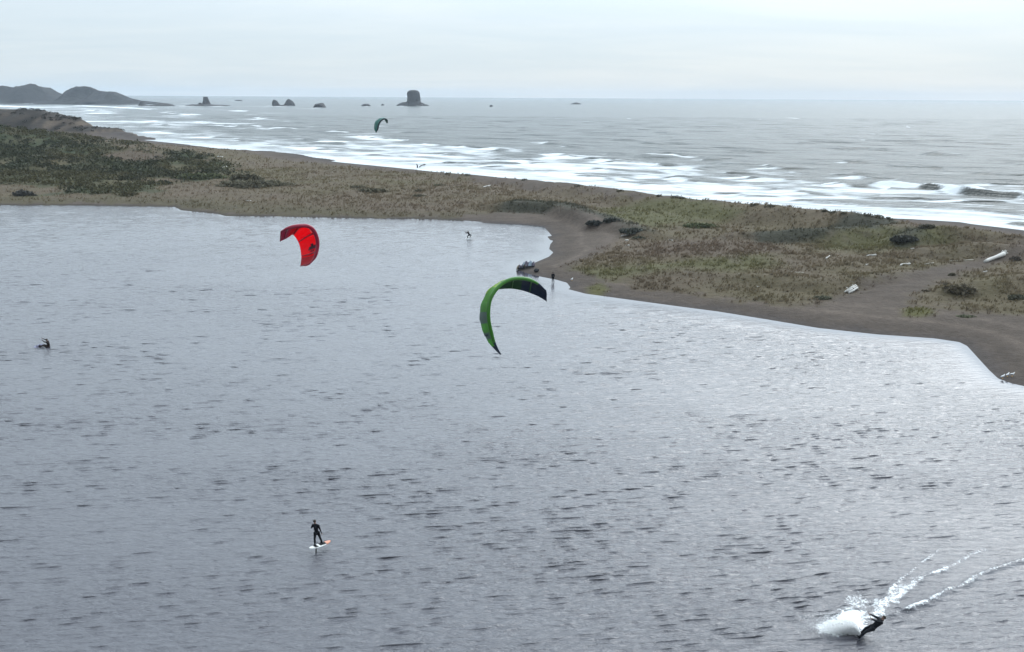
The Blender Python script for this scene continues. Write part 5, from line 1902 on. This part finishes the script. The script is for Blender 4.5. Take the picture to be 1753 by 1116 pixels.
# --- wading person
cp = gp(946.5, 484.5, -0.10)
base = np.array([cp[0], cp[1], -0.10])
person('person in dark clothes wading at the edge of the sand point',
       dict(pelvis=(0, 0, 0.90), waist=(0, 0, 1.04), chest=(0, 0.01, 1.26), neck=(0.0, 0.02, 1.47), head=(0.0, 0.04, 1.62),
            l_shoulder=(-0.19, 0.0, 1.40), l_elbow=(-0.23, -0.03, 1.12), l_hand=(-0.19, 0.08, 0.88),
            r_shoulder=(0.19, 0.0, 1.40), r_elbow=(0.23, -0.04, 1.12), r_hand=(0.20, 0.06, 0.88),
            l_hip=(-0.09, 0, 0.90), l_knee=(-0.11, 0.05, 0.48), l_foot=(-0.12, -0.02, 0.08), l_toe=(-0.14, 0.13, 0.05),
            r_hip=(0.09, 0, 0.90), r_knee=(0.12, 0.04, 0.48), r_foot=(0.16, -0.08, 0.08), r_toe=(0.20, 0.07, 0.05)),
       (-0.3, 0.95, 0), tuple(base), M['wetsuit'], 0.0145)

# ------------------------------------------------------------------ spray thrown by the carving rider
sp = np.array([cp[0], cp[1], 0.0])
sp = gp(1474, 1092, 0.0)
rs_ = np.random.default_rng(99)


NJ = 46
J_A = rs_.beta(1.5, 2.0, NJ)                     # across the fan, 0 = towards the viewer
J_L = rs_.uniform(1.0, 2.5, NJ) * (1 - 0.35 * J_A)
J_T = rs_.uniform(0.25, 0.85, NJ) * (1 - 0.35 * J_A)


def drops(n, size, far_lo, far_hi, seedpow):
    j = rs_.integers(0, NJ, n)
    u = rs_.uniform(0, 1, n) ** seedpow          # along the throw
    wide = 0.02 + 0.05 * u
    a = J_A[j] + rs_.normal(0, 1, n) * wide * 0.8
    dist = far_lo + (far_hi / 2.3) * J_L[j] * u
    ang_ = math.radians(180) + (math.radians(104) - math.radians(180)) * a
    X = sp[0] + dist * np.cos(ang_) + rs_.normal(0, 0.05, n) * (0.3 + u)
    Y = sp[1] + 0.1 + dist * np.sin(ang_) + rs_.normal(0, 0.05, n)
    path = J_T[j] * np.sin(np.clip(u * 0.86 + 0.10, 0, 1) * math.pi)
    Z = path * rs_.uniform(0.15, 1.0, n) ** 0.7 + rs_.normal(0, 0.03, n) + 0.03
    s = size * np.exp(rs_.normal(0, 0.5, n)) * (1.15 - 0.5 * u)
    return np.stack([X, Y, np.maximum(Z, 0.005)], -1), s


SV, SF = [], []
off = 0
for (n, size, lo, hi, pw) in ((30000, 0.0090, 0.05, 2.4, 0.9), (4500, 0.015, 0.05, 1.8, 0.8), (6000, 0.007, 0.6, 3.2, 0.5)):
    C, s = drops(n, size, lo, hi, pw)
    dirs = np.array([(0, 0, 1), (0, 0, -1), (1, 0, 0), (-0.5, 0.87, 0), (-0.5, -0.87, 0)], float)
    st_ = rs_.uniform(0.7, 1.5, (n, 1, 3)) * np.array([1.6, 1.0, 1.0])
    V = C[:, None, :] + dirs[None] * s[:, None, None] * st_
    F = (np.arange(n) * 5)[:, None, None] + np.array([(0, 2, 3), (0, 3, 4), (0, 4, 2), (1, 3, 2), (1, 4, 3), (1, 2, 4)])[None]
    SV.append(V.reshape(-1, 3))
    SF.append(F.reshape(-1, 3) + off)
    off += n * 5
# droplets leaping along the wake line
for pts, n in ((wakeA, 1200), (wakeB, 1500)):
    L_ = catmull(pts, 60)
    i = rs_.integers(0, 60, n)
    C = L_[i] + rs_.normal(0, 0.12, (n, 3))
    C[:, 2] = np.abs(rs_.normal(0.03, 0.08, n))
    s = 0.008 * np.exp(rs_.normal(0, 0.4, n))
    V = C[:, None, :] + dirs[None] * s[:, None, None]
    F = (np.arange(n) * 5)[:, None, None] + np.array([(0, 2, 3), (0, 3, 4), (0, 4, 2), (1, 3, 2), (1, 4, 3), (1, 2, 4)])[None]
    SV.append(V.reshape(-1, 3))
    SF.append(F.reshape(-1, 3) + off)
    off += n * 5
tag(link('spray', mesh_np('spray', np.concatenate(SV), np.concatenate(SF), M['spray'], True)),
    'white fan of spray thrown up behind the carving rider', 'spray', kind='stuff')
